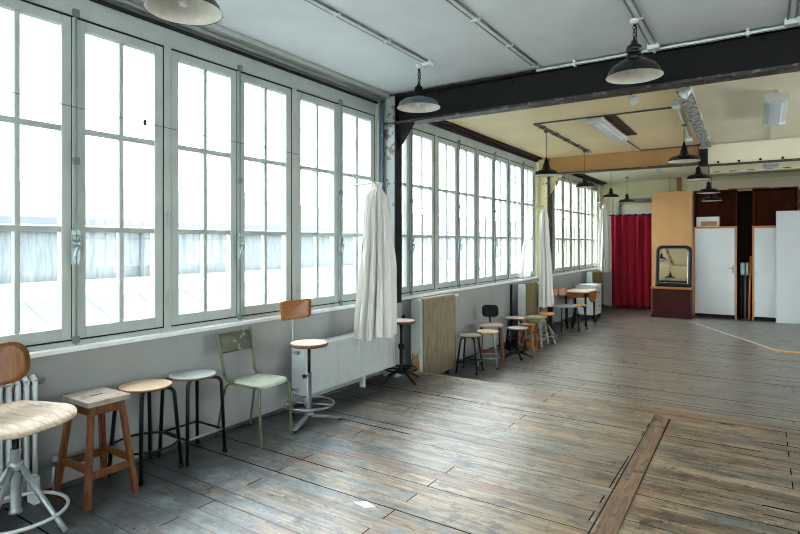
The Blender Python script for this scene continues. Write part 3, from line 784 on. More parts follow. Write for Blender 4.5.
for i in range(5):
    w = MB(); a = i*1.25
    w.tube([(.03*math.cos(a), .03*math.sin(a), 1.44), (.045*math.cos(a), .06*math.sin(a), 1.495), (.02*math.cos(a), .09*math.sin(a), 1.515), (0, 0, 1.50)], .014, 8, r2=.006); w.build('gathering', 'curtain', t)
t = hung('tied_curtain', 'white curtain gathered up by the cream column, falling to the small stools', (-3.12, 9.24, 0), 2.02, .36,
     [(0, .04, .03, -.02), (.04, .10, .05, -.02), (.10, .13, .06, -.01), (.35, .15, .065, .02), (.5, .17, .075, .06), (.75, .2, .08, .12), (1, .22, .09, .15)], 8, 'curtain', 5, frac=.4)
w = MB(); w.tube([(-.3, 0, 1.70), (0, 0, 1.72)], .008, 8); w.build('hook', 'zinc', t)
t = hung('tied_curtain', 'thin white curtain bunched against the middle window, left of the gathered one', (-3.36, 8.9, 0), 1.93, .88,
     [(0, .03, .02, .34), (.1, .05, .02, .30), (.35, .10, .03, .2), (.6, .16, .035, .12), (1, .22, .04, .08)], 8, 'sheer', 8)
w = MB(); w.tube([(-.05, .34, 1.06), (0.0, .34, 1.05)], .006, 8); w.build('hook', 'zinc', t)
t = hung('hung_cloth', 'white cloth hanging like a coat in the corner before the red curtain', (-3.28, 14.22, 0), 2.42, .74,
     [(0, .03, .03, 0), (.05, .05, .04, 0), (.09, .18, .07, 0), (.25, .24, .09, 0), (.6, .26, .10, .0), (1, .29, .11, .0)], 6, 'curtain', 12, clipx=-.12)
w = MB(); w.tube([(-.17, 0, 1.72), (0, 0, 1.72), (.02, 0, 1.70)], .008, 8); w.build('hook', 'zinc', t)

# red curtain on a rod
t = thing('red_curtain', 'crimson floor length curtain in deep folds on the end wall', 'curtain', (-3.22, 14.70, L))
w = MB(); n = 300; rows = 14; vs = []; fs = []
for i in range(rows+1):
    q = i/rows
    for j in range(n+1):
        u = j/n; x = u*1.36; ph = u*2*PI*7.6
        s_ = math.sin(ph); sg = math.copysign(abs(s_)**.75, s_)
        am = .085+.02*q+.015*math.sin(u*17)
        vs.append((x+.02*math.sin(ph*2+q*1.3), am*sg+.02*math.sin(u*23+q*2), 2.35*(1-q)+.02-.05*(.5-.5*sg)*max(0, 1-q*6)))
for i in range(rows):
    for j in range(n): fs.append((i*(n+1)+j, i*(n+1)+j+1, (i+1)*(n+1)+j+1, (i+1)*(n+1)+j))
w.add(vs, fs, 0, True); o = w.build('cloth', 'red', t); md = o.modifiers.new('solid', 'SOLIDIFY'); md.thickness = .004
w = MB(); w.tube([(-.04, 0, 2.33), (1.40, 0, 2.33)], .017, 10); w.build('rod', 'black', t)
w = MB()
for i in range(10):
    w.tube(circle((0, 0, 0), .028, 14), .006, 6, closed=True, tr=Matrix.Translation((.06+i*.137, 0, 2.33)) @ Matrix.Rotation(PI/2, 4, 'Y'))
w.build('ring', 'black', t)
for x in (.0, 1.38):
    w = MB(); w.tube([(x, 0, 2.33), (x, .27, 2.33)], .012, 8); w.build('bracket', 'black', t)
# grey duct above the curtain
t = thing('ventilation_duct', 'grey round duct bending down above the red curtain', 'duct', (0, 0, 0))
w = MB()
pa = [(-3.10, 14.93, 1.9), (-3.10, 14.93, 2.36)]+[(-3.10+.12-.12*math.cos(a), 14.93, 2.40+.12*math.sin(a)) for a in (0, .4, .8, 1.2, PI/2)]+[(-2.0, 14.93, 2.52)]
w.tube(pa, .055, 14); w.build('duct_run', 'tube_grey', t)
w = MB(); w.tube([(-3.26, 14.93, 1.9), (-3.26, 14.93, 2.6), (-3.24, 14.93, 2.66), (-3.16, 14.93, 2.68)], .02, 10); w.build('small_pipe', 'conduit', t)

# ------------------------------------------------------------------ far furniture
# tan panel behind the mirror
w = MB(); r = .14
poly = [(-2.10, L), (-1.29, L), (-1.29, 2.60)]+[(-2.10+r-r*math.sin(a), 2.60-r+r*math.cos(a)) for a in (0, .4, .8, 1.2, PI/2)]
w.prism(poly, 1, 13.66, 13.70); w.prism([(p[0], p[1]) for p in poly[:2]]+[(-1.29, L+.01), (-2.10, L+.01)], 1, 13.66, 13.70)
tag(w.build('tan_panel', 'tan_panel', bevel=.004), 'tall tan board with a rounded top corner behind the mirror', 'panel')
w = MB(); w.box(-1.62, -1.52, 13.9, 13.99, 2.60, 2.93)
struct(w.build('trim_14', 'ply_dark', bevel=.004), 'orange wooden post above the tan board', 'post')
# chest
t = thing('chest', 'dark mahogany chest carrying the arched mirror', 'chest', (-1.65, 13.42, L))
w = MB(); w.box(-.38, .38, -.2, .2, .06, .63); w.build('body', 'mahogany', t, bevel=.006)
w = MB(); w.box(-.41, .41, -.24, .21, .63, .665); w.build('top', 'ply', t, bevel=.006)
w = MB(); w.box(-.40, .40, -.22, .2, 0, .07); w.build('plinth', 'mahogany', t, bevel=.006)
w = MB()
w.box(-.37, .37, -.212, -.2, .56, .62); w.box(-.37, .37, -.212, -.2, .08, .15); w.box(-.37, -.31, -.212, -.2, .15, .56); w.box(.31, .37, -.212, -.2, .15, .56)
w.build('front_frame', 'mahogany', t, bevel=.003)
# mirror with rounded top corners
def rr(hw, z0, z1, r, n=6):
    pts = [(-hw, z0), (hw, z0)]
    for i in range(n+1): a = PI/2*i/n; pts.append((hw-r+r*math.cos(a), z1-r+r*math.sin(a)))
    for i in range(n+1): a = PI/2+PI/2*i/n; pts.append((-hw+r+r*math.cos(a), z1-r+r*math.sin(a)))
    return pts
t = thing('mirror', 'black framed mirror with rounded top corners leaning on the tan board', 'mirror', (-1.64, 13.465, L+.668))
t.rotation_euler.x = -.17
w = MB(); ps = [rr(.36, 0, .92, .12), rr(.345, .015, .905, .11), rr(.325, .035, .885, .10), rr(.29, .075, .85, .07), rr(.275, .09, .835, .06)]
ys = [0, -.035, -.04, -.03, -.012]; n = len(ps[0])
vs = [(p[0], y, p[1]) for P_, y in zip(ps, ys) for p in P_]; fs = []; 
for i in range(4):
    for j in range(n): fs.append((i*n+j, i*n+(j+1) % n, (i+1)*n+(j+1) % n, (i+1)*n+j))
w.add(vs, fs); w.k = [0]*(3*n)+[1]*n; w.prism(ps[0], 1, 0, .012, 0); w.build('frame', ['black', 'zinc'], t)
w = MB(); w.prism(rr(.28, .085, .84, .06), 1, -.014, -.006); w.build('mirror_glass', 'mirror', t)

# white cabinets
CY = 13.78
def cabinet(label, x0, x1, handle, right_open=False):
    t = thing('tall_cabinet', label, 'cabinet', (x0, CY, L)); W_ = x1-x0; zt = 2.60-L; zs = 1.79-L
    w = MB(); w.box(0, .025, 0, .6, 0, zt); w.box(W_-.025, W_, 0, .6, 0, zt); w.box(.025, W_-.025, .585, .6, .1, zt)
    w.box(.025, W_-.025, 0.0, .585, zt-.02, zt); w.build('carcass', 'redbrown', t)
    w = MB(); w.box(.025, W_-.025, -.0, .585, zs-.01, zs+.015); w.build('shelf', 'orange_wood', t)
    w = MB(); w.box(-.002, .03, -.02, 0, .0, zs+.02); w.box(W_-.035, W_+.002, -.02, 0, .0, zs+.02); w.box(.03, W_-.035, -.02, 0, zs-.02, zs+.02)
    w.build('door_frame', 'orange_wood', t, bevel=.002)
    w = MB(); w.box(.025, W_-.025, .03, .05, 0, .1); w.build('plinth', 'black_matt', t)
    w = MB(); w.box(.034, W_-.04, -.018, .0, .085, zs-.024); d = w.build('door', 'door_white', t, bevel=.002)
    w = MB()
    if handle > 0: w.box(W_-.085, W_-.055, -.024, -.018, .98, 1.15); w.tube([(W_-.07, -.02, 1.09), (W_-.07, -.06, 1.09), (W_-.15, -.06, 1.09)], .008, 8)
    else: w.box(.045, .055, -.024, -.018, .95, 1.05); w.box(.045, .055, -.024, -.018, .3, .4)
    w.build('handle' if handle > 0 else 'hinge', 'tube_grey', d)
    return t
cabinet('tall cabinet with a white handled door next to the mirror', -1.27, -.45, 1)
cabinet('tall cabinet half hidden behind the loose white board', -.17, .62, -1)
cabinet('tall dark topped cabinet at the far right behind the white board', .66, 1.9, -1)
w = MB(); w.box(-.45, -.17, 14.36, 14.38, L, 2.6)
tag(w.build('back_board', 'dark_int'), 'dark board closing the narrow gap between the cabinets', 'board')
w = MB(); w.box(.24, 1.45, 13.62, 13.645, L, 2.10, tr=Matrix.Translation((0, 0, 0)))
tag(w.build('white_board', 'door_white', bevel=.002), 'large loose white board standing in front of the right cabinets', 'board')
# things in the gap
for i, (x, y, h, r_, mt_, lb) in enumerate(((-.38, 13.9, 1.3, .02, 'black_matt', 'black pole leaning in the gap between the cabinets, nearest the handled door'),
        (-.30, 13.95, 1.2, .014, 'tube_grey', 'thin grey pole leaning in the middle of the cabinet gap'),
        (-.23, 13.9, 1.35, .022, 'orange_wood', 'light wooden pole leaning in the cabinet gap'))):
    w = MB(); w.tube([(x, y-.08, L), (x+.03*(i-1), y+.06, L+h)], r_, 10); tag(w.build('leaning_pole', mt_), lb, 'pole')
w = MB(); w.box(-.42, -.21, 14.05, 14.34, L, .75); tag(w.build('dark_case', 'black_matt', bevel=.01), 'dark case standing deep in the gap between the cabinets', 'case')
w = MB(); w.box(-.40, -.24, 14.07, 14.3, .752, 1.02); tag(w.build('grey_box', 'tube_grey', bevel=.01), 'grey box resting on the dark case in the cabinet gap', 'box')
t = thing('storage_box', 'white box with a brown front on the open shelf over the handled door', 'box', (-1.0, 14.0, 1.806))
w = MB(); w.box(-.22, .22, -.15, .15, 0, .22); w.build('box_body', 'paper', t, bevel=.004)
w = MB(); w.box(-.13, .18, -.156, -.15, .02, .12); w.build('box_front', 'card', t)
w = MB(); w.box(-.62, .12, 13.85, 13.97, 2.602, 2.63)
tag(w.build('loose_plank', 'orange_wood', bevel=.003), 'long orange plank lying on top of the cabinets', 'plank')

# ------------------------------------------------------------------ seats
def disc(mb, r, z, th=.022, k=0, kr=None, c=(0, 0), dish=0):
    kr = k if kr is None else kr
    pr = [(0, z-th), (r-.008, z-th), (r, z-th+.006), (r, z-.006), (r-.006, z), (r*.6, z-dish*.6), (0, z-dish)]
    mb.lathe(pr, (c[0], c[1], 0), n=36, ks=[kr, kr, kr, kr, k, k])
def round_stool(label, loc, h, r, seat, legm, foot, rot=0, ring='ring', ringz=.17, rim=None, group=None, tr_=.011, n=4, sh=None):
    t = thing('metal_stool', label, 'stool', loc, rot, group)
    w = MB(); disc(w, r, h, .015, 0, 1, dish=.003); w.build('seat', [seat, rim or seat], t)
    for i in range(n):
        a = PI/n*(1 if n == 4 else 0)+2*PI*i/n; ca, sa = math.cos(a), math.sin(a)
        top = sh or r*.82
        pts = [(ca*.02, sa*.02, h-.028), (ca*(top-.04), sa*(top-.04), h-.028)]
        pts += [(ca*(top-.04+.045*math.sin(q)), sa*(top-.04+.045*math.sin(q)), h-.028-.045*(1-math.cos(q))) for q in (.4, .8, 1.2, 1.5)]
        pts += [(ca*foot, sa*foot, .004)]
        w = MB(); w.tube(pts, tr_, 10); lg = w.build('leg', legm, t)
        w = MB(); w.tube([(ca*foot, sa*foot, 0), (ca*foot, sa*foot, .02)], tr_+.003, 10); w.build('foot_cap', 'black_matt', lg)
    q = (h-ringz)/h; rr_ = top+(foot-top)*q-.004
    w = MB()
    if ring == 'ring': w.tube(circle((0, 0, ringz), rr_, 36), .008, 8, closed=True); w.build('foot_ring', legm, t)
    else:
        for i in range(4):
            a0 = PI/4+PI/2*i; a1 = a0+PI/2
            w = MB(); w.tube([(rr_*math.cos(a0), rr_*math.sin(a0), ringz), (rr_*math.cos(a1), rr_*math.sin(a1), ringz)], .008, 8); w.build('stretcher', legm if i != 3 else 'tube_grey', t)  # front bar paler, its highlight put into the colour
    return t
def splay_leg(mb, tx, ty, fx, fy, zt, s=.017, k=0, s2=None):
    s2 = s2 or s
    mb.hexa([(fx-s2, fy-s2, 0), (fx+s2, fy-s2, 0), (fx+s2, fy+s2, 0), (fx-s2, fy+s2, 0)], [(tx-s, ty-s, zt), (tx+s, ty-s, zt), (tx+s, ty+s, zt), (tx-s, ty+s, zt)], k)
def wood_stool(label, loc, rot, h, hx, hy, fx, fy, seat, legm, slot=True, s=.018, rail=.2):
    t = thing('wooden_stool', label, 'stool', loc, rot)
    w = MB()
    if slot:
        a, b = .035, .012
        w.box(-hx, -b, -hy, hy, h-.028, h); w.box(b, hx, -hy, hy, h-.028, h); w.box(-b, b, -hy, -a, h-.028, h); w.box(-b, b, a, hy, h-.028, h)
    else: w.box(-hx, hx, -hy, hy, h-.028, h)
    w.build('seat', seat, t, bevel=.006 if not slot else 0)
    if slot: w = MB(); w.box(-.03, .03, -.05, .05, h-.034, h-.028); w.build('slot_liner', 'iron', t)
    zt = h-.028; ix, iy = hx-.035, hy-.035
    for sx in (-1, 1):
        for sy in (-1, 1):
            w = MB(); splay_leg(w, sx*ix, sy*iy, sx*fx, sy*fy, zt, s); w.build('leg', legm, t, bevel=.003)
    def at(z): q = 1-z/zt; return ix+(fx-ix)*q, iy+(fy-iy)*q
    x, y = at(zt-.03)
    for sy in (-1, 1): w = MB(); w.box(-x, x, sy*y-.009, sy*y+.009, zt-.055, zt-.003); w.build('apron', legm, t, bevel=.002)
    for sx in (-1, 1): w = MB(); w.box(sx*x-.009, sx*x+.009, -y, y, zt-.055, zt-.003); w.build('apron', legm, t, bevel=.002)
    x, y = at(rail)
    for sy in (-1, 1): w = MB(); w.box(-x, x, sy*y-.009, sy*y+.009, rail-.02, rail+.02); w.build('stretcher', legm, t, bevel=.002)
    x, y = at(rail-.06 if rail > .15 else rail)
    for sx in (-1, 1): w = MB(); w.box(sx*x-.009, sx*x+.009, -y, y, rail-.05, rail-.012); w.build('stretcher', legm, t, bevel=.002)
    return t
def curved_panel(w_, h_, bow, r, th, n=18, taper=0, m=10):
    """upright curved panel, faces +x, centred at the origin"""
    mb = MB(); pts = []
    out = []
    for (cy, cz, a0) in ((w_/2-r, h_/2-r, 0), (-w_/2+r, h_/2-r, PI/2), (-w_/2+r, -h_/2+r, PI), (w_/2-r, -h_/2+r, 3*PI/2)):
        for i in range(7): a = a0+PI/2*i/6; out.append((cy+r*math.cos(a), cz+r*math.sin(a)))
    def pos_(y, z, side):
        y *= 1-taper*(.5-z/h_)
        return (bow*(y/(w_/2))**2+(th/2 if side else -th/2), y, z)
    N = len(out); rings = [1, .8, .6, .4, .2]
    vs = []; fs = []
    for side in (0, 1):
        for q in rings:
            for p in out: vs.append(pos_(p[0]*q, p[1]*q, side))
        vs.append(pos_(0, 0, side))
    S = N*len(rings)+1
    for side in (0, 1):
        o = side*S
        for i in range(len(rings)-1):
            for j in range(N):
                f = (o+i*N+j, o+i*N+(j+1) % N, o+(i+1)*N+(j+1) % N, o+(i+1)*N+j); fs.append(f if side else f[::-1])
        for j in range(N):
            f = (o+4*N+j, o+4*N+(j+1) % N, o+S-1); fs.append(f if side else f[::-1])
    for j in range(N): fs.append((j, (j+1) % N, S+(j+1) % N, S+j))
    mb.add(vs, fs, 0, True); return mb

# nearest: swivel chair with moulded plywood seat
rz = math.radians(16)
t = thing('swivel_chair', 'swivel chair with a brown plywood back and pale stained seat, cropped by the left edge', 'chair', (-3.125, 1.25, 0), rz)
hs = .585
vs = []; fs = []; NX, NY = 16, 16
def seatpt(i, j, side):
    u = -1+2*i/NX; v = -1+2*j/NY            # u: front-back, v: side
    # squircle outline
    k = 1/max(1e-6, (abs(u)**5+abs(v)**5)**(1/5)) * max(abs(u), abs(v)) if (u or v) else 1
    uu, vv = u*k, v*k
    x = uu*.195; y = vv*.235*(1-.07*(1-uu)/2)
    z = .006*vv*vv
    if uu > .35: z -= .042*((uu-.35)/.65)**2
    if uu < -.6: z += .02*((-uu-.6)/.4)**2
    z -= .012*math.exp(-((uu+.1)**2+vv**2)*2)
    return (x, y, hs+z-(0 if side else .010))
for side in (0, 1):
    for i in range(NX+1):
        for j in range(NY+1): vs.append(seatpt(i, j, side))
S = (NX+1)*(NY+1)
for side in (0, 1):
    for i in range(NX):
        for j in range(NY):
            f = (side*S+i*(NY+1)+j, side*S+(i+1)*(NY+1)+j, side*S+(i+1)*(NY+1)+j+1, side*S+i*(NY+1)+j+1); fs.append(f if side else f[::-1])
for i in range(NX):
    for j in (0, NY):
        fs.append((i*(NY+1)+j, (i+1)*(NY+1)+j, S+(i+1)*(NY+1)+j, S+i*(NY+1)+j))
for j in range(NY):
    for i in (0, NX):
        fs.append((i*(NY+1)+j, i*(NY+1)+j+1, S+i*(NY+1)+j+1, S+i*(NY+1)+j))
w = MB(); w.add(vs, fs, 0, True); w.build('seat', 'ply_worn', t)
b = curved_panel(.40, .215, .035, .085, .014, taper=0); o = b.build('backrest', 'ply_dark', t); o.location = (-.195, -.0, .815); o.rotation_euler.y = -.12
w = MB(); w.tube([(-.05, 0, hs-.03), (-.16, 0, hs-.03), (-.195, 0, hs+.03), (-.213, 0, .80)], .009, 8); w.build('back_bracket', 'tube_grey', t)
w = MB(); w.box(-.09, .09, -.05, .05, hs-.032, hs-.022); w.tube([(0, 0, hs-.03), (0, 0, .40)], .015, 12); w.build('spindle', 'black', t)
w = MB(); w.lathe([(0, .42), (.024, .42), (.024, .12), (.03, .115), (.03, .10), (0, .10)], n=20); w.lathe([(.026, .36), (.034, .355), (.034, .32), (.026, .315)], n=20); w.build('column', 'tube_grey', t)
for i in range(4):
    a = math.radians(18+90*i); w = MB(); w.tube([(.02*math.cos(a), .02*math.sin(a), .34), (.22*math.cos(a), .22*math.sin(a), .05), (.25*math.cos(a), .25*math.sin(a), .006)], .013, 12); w.build('leg', 'tube_grey', t)
w = MB(); w.tube(circle((0, 0, .10), .225, 48), .009, 10, closed=True); w.build('foot_ring', 'rad', t)

wood_stool('wooden stool with a slotted grey top and four orange brown legs', (-3.23, 1.705, 0), 0, .57, .145, .12, .170, .138, 'stool_top', 'stool_wood', s=.0155)
round_stool('black metal stool with a pale birch seat beside the slotted wooden stool', (-3.275, 2.04, 0), .55, .16, 'birch', 'black', .212, sh=.165, tr_=.0125, rot=.1, rim='seat_rim', ringz=.18)
round_stool('black metal stool with a blue worn seat and straight footbars next to the green chair', (-3.275, 2.385, 0), .55, .158, 'seat_blue', 'black', .212, sh=.186, tr_=.0125, ring='bars', rim='seat_rim', ringz=.16)

# green school chair
t = thing('metal_chair', 'chipped green metal school chair between the stools under the window', 'chair', (-3.14, 2.855, 0), .05)
h = .435
w = MB(); vs = []; fs = []
N_ = 10
for i in range(N_+1):
    for j in range(N_+1):
        u = -1+2*i/N_; v = -1+2*j/N_
        k = (max(abs(u), abs(v))/((abs(u)**6+abs(v)**6)**(1/6))) if (u or v) else 1
        uu, vv = u*k, v*k; z = h-.010*(1-(vv*vv))*(.6)-(.018*((uu-.7)/.3)**2 if uu > .7 else 0)
        vs.append((uu*.17, vv*(.165-.012*(1-uu)/2), z))
for i in range(N_):
    for j in range(N_): fs.append((i*(N_+1)+j, (i+1)*(N_+1)+j, (i+1)*(N_+1)+j+1, i*(N_+1)+j+1))
w.add(vs, fs, 0, True); o = w.build('seat', 'green_seat', t); md = o.modifiers.new('s', 'SOLIDIFY'); md.thickness = .007; md.offset = -1
for sy in (-1, 1):
    w = MB(); w.tube([(.13, sy*.145, h-.02), (.155, sy*.15, h-.035), (.165, sy*.155, h-.07), (.185, sy*.16, .005)], .0105, 10); w.build('leg', 'green', t)
    w = MB(); w.tube([(.13, sy*.145, h-.02), (-.14, sy*.145, h-.02), (-.175, sy*.15, h-.045), (-.195, sy*.155, h-.1), (-.255, sy*.17, .005)], .0105, 10); w.build('leg', 'green', t)
    w = MB(); w.tube([(-.10, sy*.148, h-.006), (-.165, sy*.15, h+.0), (-.19, sy*.152, h+.03), (-.215, sy*.16, h+.17), (-.255, sy*.165, .78)], .0105, 10); w.build('back_post', 'green', t)
b = curved_panel(.335, .15, -.012, .015, .006); o = b.build('backrest', 'green_back', t); o.location = (-.226, 0, .70); o.rotation_euler.y = -.22
w = MB(); w.tube([(-.12, -.145, h-.02), (-.12, .145, h-.02)], .009, 8); w.build('cross_rail', 'green', t)

# draughting stool with back
t = thing('drafting_chair', 'tall chrome swivel chair with round pale seat and orange plywood back', 'chair', (-3.07, 3.33, 0), 0)
hs = .645
w = MB(); disc(w, .155, hs, .028, 0, 1, dish=.006); w.build('seat', ['seat_pink', 'seat_rim'], t)
b = curved_panel(.37, .155, .03, .03, .010, taper=.10); o = b.build('backrest', 'ply', t); o.location = (-.17, .0, .90); o.rotation_euler.y = -.10; o.rotation_euler.z = .0
w = MB(); w.tube([(-.02, .0, hs-.035), (-.15, .0, hs-.03), (-.185, .0, hs), (-.19, .01, hs+.04), (-.19, .0, .94)], .007, 8); w.build('back_bracket', 'tube_grey', t)
w = MB(); w.tube([(0, 0, hs-.028), (0, 0, .36)], .013, 12); w.lathe([(0, 0), (.06, 0), (.06, -.006), (0, -.006)], (0, 0, hs-.028), n=20); w.build('spindle', 'black', t)
w = MB(); w.lathe([(0, .40), (.021, .40), (.021, .09), (.035, .085), (.045, .06), (.03, .05), (0, .05)], n=20); w.build('column', 'chrome', t)
w = MB(); w.tube([(0, 0, .38), (-.0, -.055, .38)], .006, 8); w.lathe([(0, .012), (.016, .01), (.016, -.01), (0, -.012)], n=14, tr=Matrix.Translation((0, -.055, .38)) @ Matrix.Rotation(PI/2, 4, 'X')); w.build('clamp_knob', 'black', t)
for i in range(3):
    a = math.radians(-72+118*i); ca, sa = math.cos(a), math.sin(a)
    w = MB(); tr = Matrix.Rotation(a, 4, 'Z')
    w.add([(.0, -.022, .075), (.0, .022, .075), (.27, .016, .025), (.27, -.016, .025), (0, -.022, .045), (0, .022, .045), (.27, .016, .012), (.27, -.016, .012)],
          [(0, 3, 2, 1), (4, 5, 6, 7), (0, 1, 5, 4), (1, 2, 6, 5), (2, 3, 7, 6), (3, 0, 4, 7)], 0, False, tr)
    lg = w.build('leg', 'chrome', t, bevel=.004)
    w = MB(); w.lathe([(0, .014), (.014, .014), (.014, 0), (0, 0)], (.255*ca, .255*sa, 0), n=14); w.build('foot_cap', 'black', lg)
w = MB(); w.tube(circle((0, 0, .15), .20, 44), .009, 10, closed=True); w.build('foot_ring', 'chrome', t)
for i in range(2):
    a = math.radians(20+180*i); w = MB(); w.tube([(.02*math.cos(a), .02*math.sin(a), .15), (.2*math.cos(a), .2*math.sin(a), .15)], .007, 8); w.build('ring_spoke', 'chrome', t)

# black stool by the column
t = thing('swivel_stool', 'black cast stool with a round pinkish seat and foot ring at the step', 'stool', (-3.165, 4.84, 0), .2)
w = MB(); disc(w, .148, .64, .026, 0, 1); w.build('seat', ['seat_pink', 'seat_rim'], t)
w = MB(); w.lathe([(0, .614), (.07, .614), (.07, .60), (.02, .59), (.014, .56), (.014, .40), (.03, .39), (.032, .35), (.018, .33), (.018, .18), (.028, .16), (.03, .08), (0, .07)], n=20); w.build('column', 'black_matt', t)
for i in range(4):
    a = math.radians(-30+90*i); ca, sa = math.cos(a), math.sin(a)
    w = MB(); w.tube([(.02*ca, .02*sa, .13), (.10*ca, .10*sa, .085), (.20*ca, .20*sa, .03), (.235*ca, .235*sa, .012)], .014, 8, r2=.010); w.build('leg', 'black_matt', t)
w = MB(); w.tube(circle((0, 0, .13), .165, 40), .009, 8, closed=True); w.build('foot_ring', 'black_matt', t)
w = MB()
for i in range(2):
    a = math.radians(15+90*i); w.tube([(-.165*math.cos(a), -.165*math.sin(a), .13), (.165*math.cos(a), .165*math.sin(a), .13)], .007, 8)
w.build('ring_spoke', 'black_matt', t)
# scrap behind the black stool
w = MB(); w.add([(-3.28, 5.22, 0), (-3.20, 5.27, 0), (-3.17, 5.22, .0), (-3.24, 5.19, 0), (-3.27, 5.23, .22), (-3.22, 5.26, .17), (-3.19, 5.22, .24), (-3.24, 5.20, .14)],
                [(0, 3, 2, 1), (4, 5, 6, 7), (0, 1, 5, 4), (1, 2, 6, 5), (2, 3, 7, 6), (3, 0, 4, 7)])
tag(w.build('paper_bag', 'card'), 'crumpled brown paper bag on the floor behind the black stool', 'bag')

# --- stools on the lower floor
round_stool('dark metal stool with olive grey seat, nearest of the low row beyond the step', (-3.10, 6.33, L), .465, .15, 'seat_olive', 'black', .19, rot=.15, ring='bars', ringz=.13, rim='seat_rim')
round_stool('grey metal stool with a straw coloured seat overlapping the first low stool', (-3.02, 6.70, L), .475, .145, 'seat_straw', 'tube_grey', .18, rot=.4, ringz=.14)
# chair with black back
t = thing('work_chair', 'wooden legged work chair with a small black back among the low stools', 'chair', (-3.16, 7.12, L), math.radians(-62))
w = MB(); w.box(-.15, .15, -.16, .16, .475, .505); w.build('seat', 'stool_top', t, bevel=.01)
for sx in (-1, 1):
    for sy in (-1, 1):
        w = MB(); splay_leg(w, sx*.12, sy*.125, sx*.155, sy*.155, .475, .017); w.build('leg', 'stool_wood' if sx > 0 else 'black', t, bevel=.003)
for sy in (-1, 1): w = MB(); w.box(-.145, .145, sy*.145-.01, sy*.145+.01, .13, .17); w.build('stretcher', 'stool_wood', t)
w = MB(); w.box(.135, .155, -.14, .14, .12, .17); w.build('stretcher', 'stool_wood', t)
w = MB(); w.tube([(-.10, 0, .47), (-.165, 0, .48), (-.18, 0, .52), (-.185, 0, .66)], .013, 8); w.build('back_post', 'black', t)
b = curved_panel(.23, .17, .025, .055, .03); o = b.build('backrest', 'black_matt', t); o.location = (-.165, 0, .665)
round_stool('dark stool with a whitish pink seat against the low wall', (-3.24, 8.22, L), .465, .15, 'seat_pink', 'black', .19, rot=.3, ring='bars', ringz=.14)
# blue swivel stool
t = thing('swivel_stool', 'low stool with a blue grey seat on a black star base', 'stool', (-2.90, 7.46, L), .3)
w = MB(); disc(w, .15, .43, .025, 0, 1); w.build('seat', ['seat_bluegrey', 'seat_rim'], t)
w = MB(); w.lathe([(0, .405), (.06, .405), (.016, .39), (.016, .2), (.026, .19), (.026, .05), (0, .05)], n=16); w.build('column', 'black', t)
for i in range(5):
    a = 2*PI*i/5; w = MB(); w.tube([(.02*math.cos(a), .02*math.sin(a), .09), (.21*math.cos(a), .21*math.sin(a), .016)], .014, 8, r2=.010); w.build('leg', 'black_matt', t)
for i in range(4):
    a = PI/4+PI/2*i; w = MB(); w.tube([(.12*math.cos(a), .12*math.sin(a), .405), (.15*math.cos(a), .15*math.sin(a), .12)], .009, 8); w.build('stay', 'black', t)
w = MB(); w.tube(circle((0, 0, .12), .15, 30), .008, 8, closed=True); w.build('foot_ring', 'black', t)
wood_stool('small brown wooden stool with a square top in the low row', (-2.93, 7.95, L), .1, .42, .105, .105, .125, .125, 'ply_dark', 'ply_dark', slot=False, s=.014, rail=.12)
wood_stool('wooden stool with a greenish white top in front of the olive cover', (-3.03, 8.58, L), 0, .455, .135, .15, .15, .165, 'seat_olive', 'stool_top', slot=False, s=.014, rail=.14)
# tripod stool with orange seat
t = thing('swivel_stool', 'swivel stool with a bright orange seat and chrome legs below the white curtain', 'stool', (-2.98, 8.95, L), 0)
w = MB(); disc(w, .135, .475, .03); w.build('seat', 'seat_orange', t)
w = MB(); w.tube([(0, 0, .45), (0, 0, .20)], .016, 10); w.lathe([(0, .34), (.03, .34), (.03, .26), (0, .26)], n=14); w.build('column', 'black', t)
for i in range(4):
    a = PI/4+PI/2*i+.2; w = MB(); w.tube([(.02*math.cos(a), .02*math.sin(a), .30), (.21*math.cos(a), .21*math.sin(a), .03), (.225*math.cos(a), .225*math.sin(a), .004)], .012, 8); w.build('leg', 'tube_grey', t)
w = MB(); w.tube(circle((0, 0, .11), .175, 36), .009, 8, closed=True); w.build('foot_ring', 'chrome', t)
# chair with wooden back
t = thing('cafe_chair', 'dark metal chair with blue grey seat and brown back by the leaf table', 'chair', (-3.08, 10.28, L), math.radians(-40))
w = MB(); w.box(-.18, .18, -.19, .19, .44, .465); w.build('seat', 'seat_bluegrey', t, bevel=.01)
for sx in (-1, 1):
    for sy in (-1, 1):
        w = MB(); w.tube([(sx*.15, sy*.16, .44), (sx*.19, sy*.185, .004)], .012, 8); w.build('leg', 'black', t)
for sy in (-1, 1): w = MB(); w.tube([(-.17, sy*.172, .15), (.17, sy*.172, .15)], .009, 8); w.build('stretcher', 'black', t)
for sy in (-1, 1): w = MB(); w.tube([(-.15, sy*.15, .44), (-.19, sy*.15, .55), (-.23, sy*.15, .76)], .011, 8); w.build('back_post', 'black', t)
for sy in (-1, 1):
    b = curved_panel(.17, .15, .01, .02, .012); o = b.build('backrest', 'ply', t); o.location = (-.212, sy*.092, .70); o.rotation_euler.y = -.18; o.rotation_euler.z = sy*-.08
round_stool('dark stool with an orange seat between the blue grey chair and the table', (-2.93, 10.74, L), .445, .14, 'seat_orange', 'black', .19, rot=.3, ringz=.15)
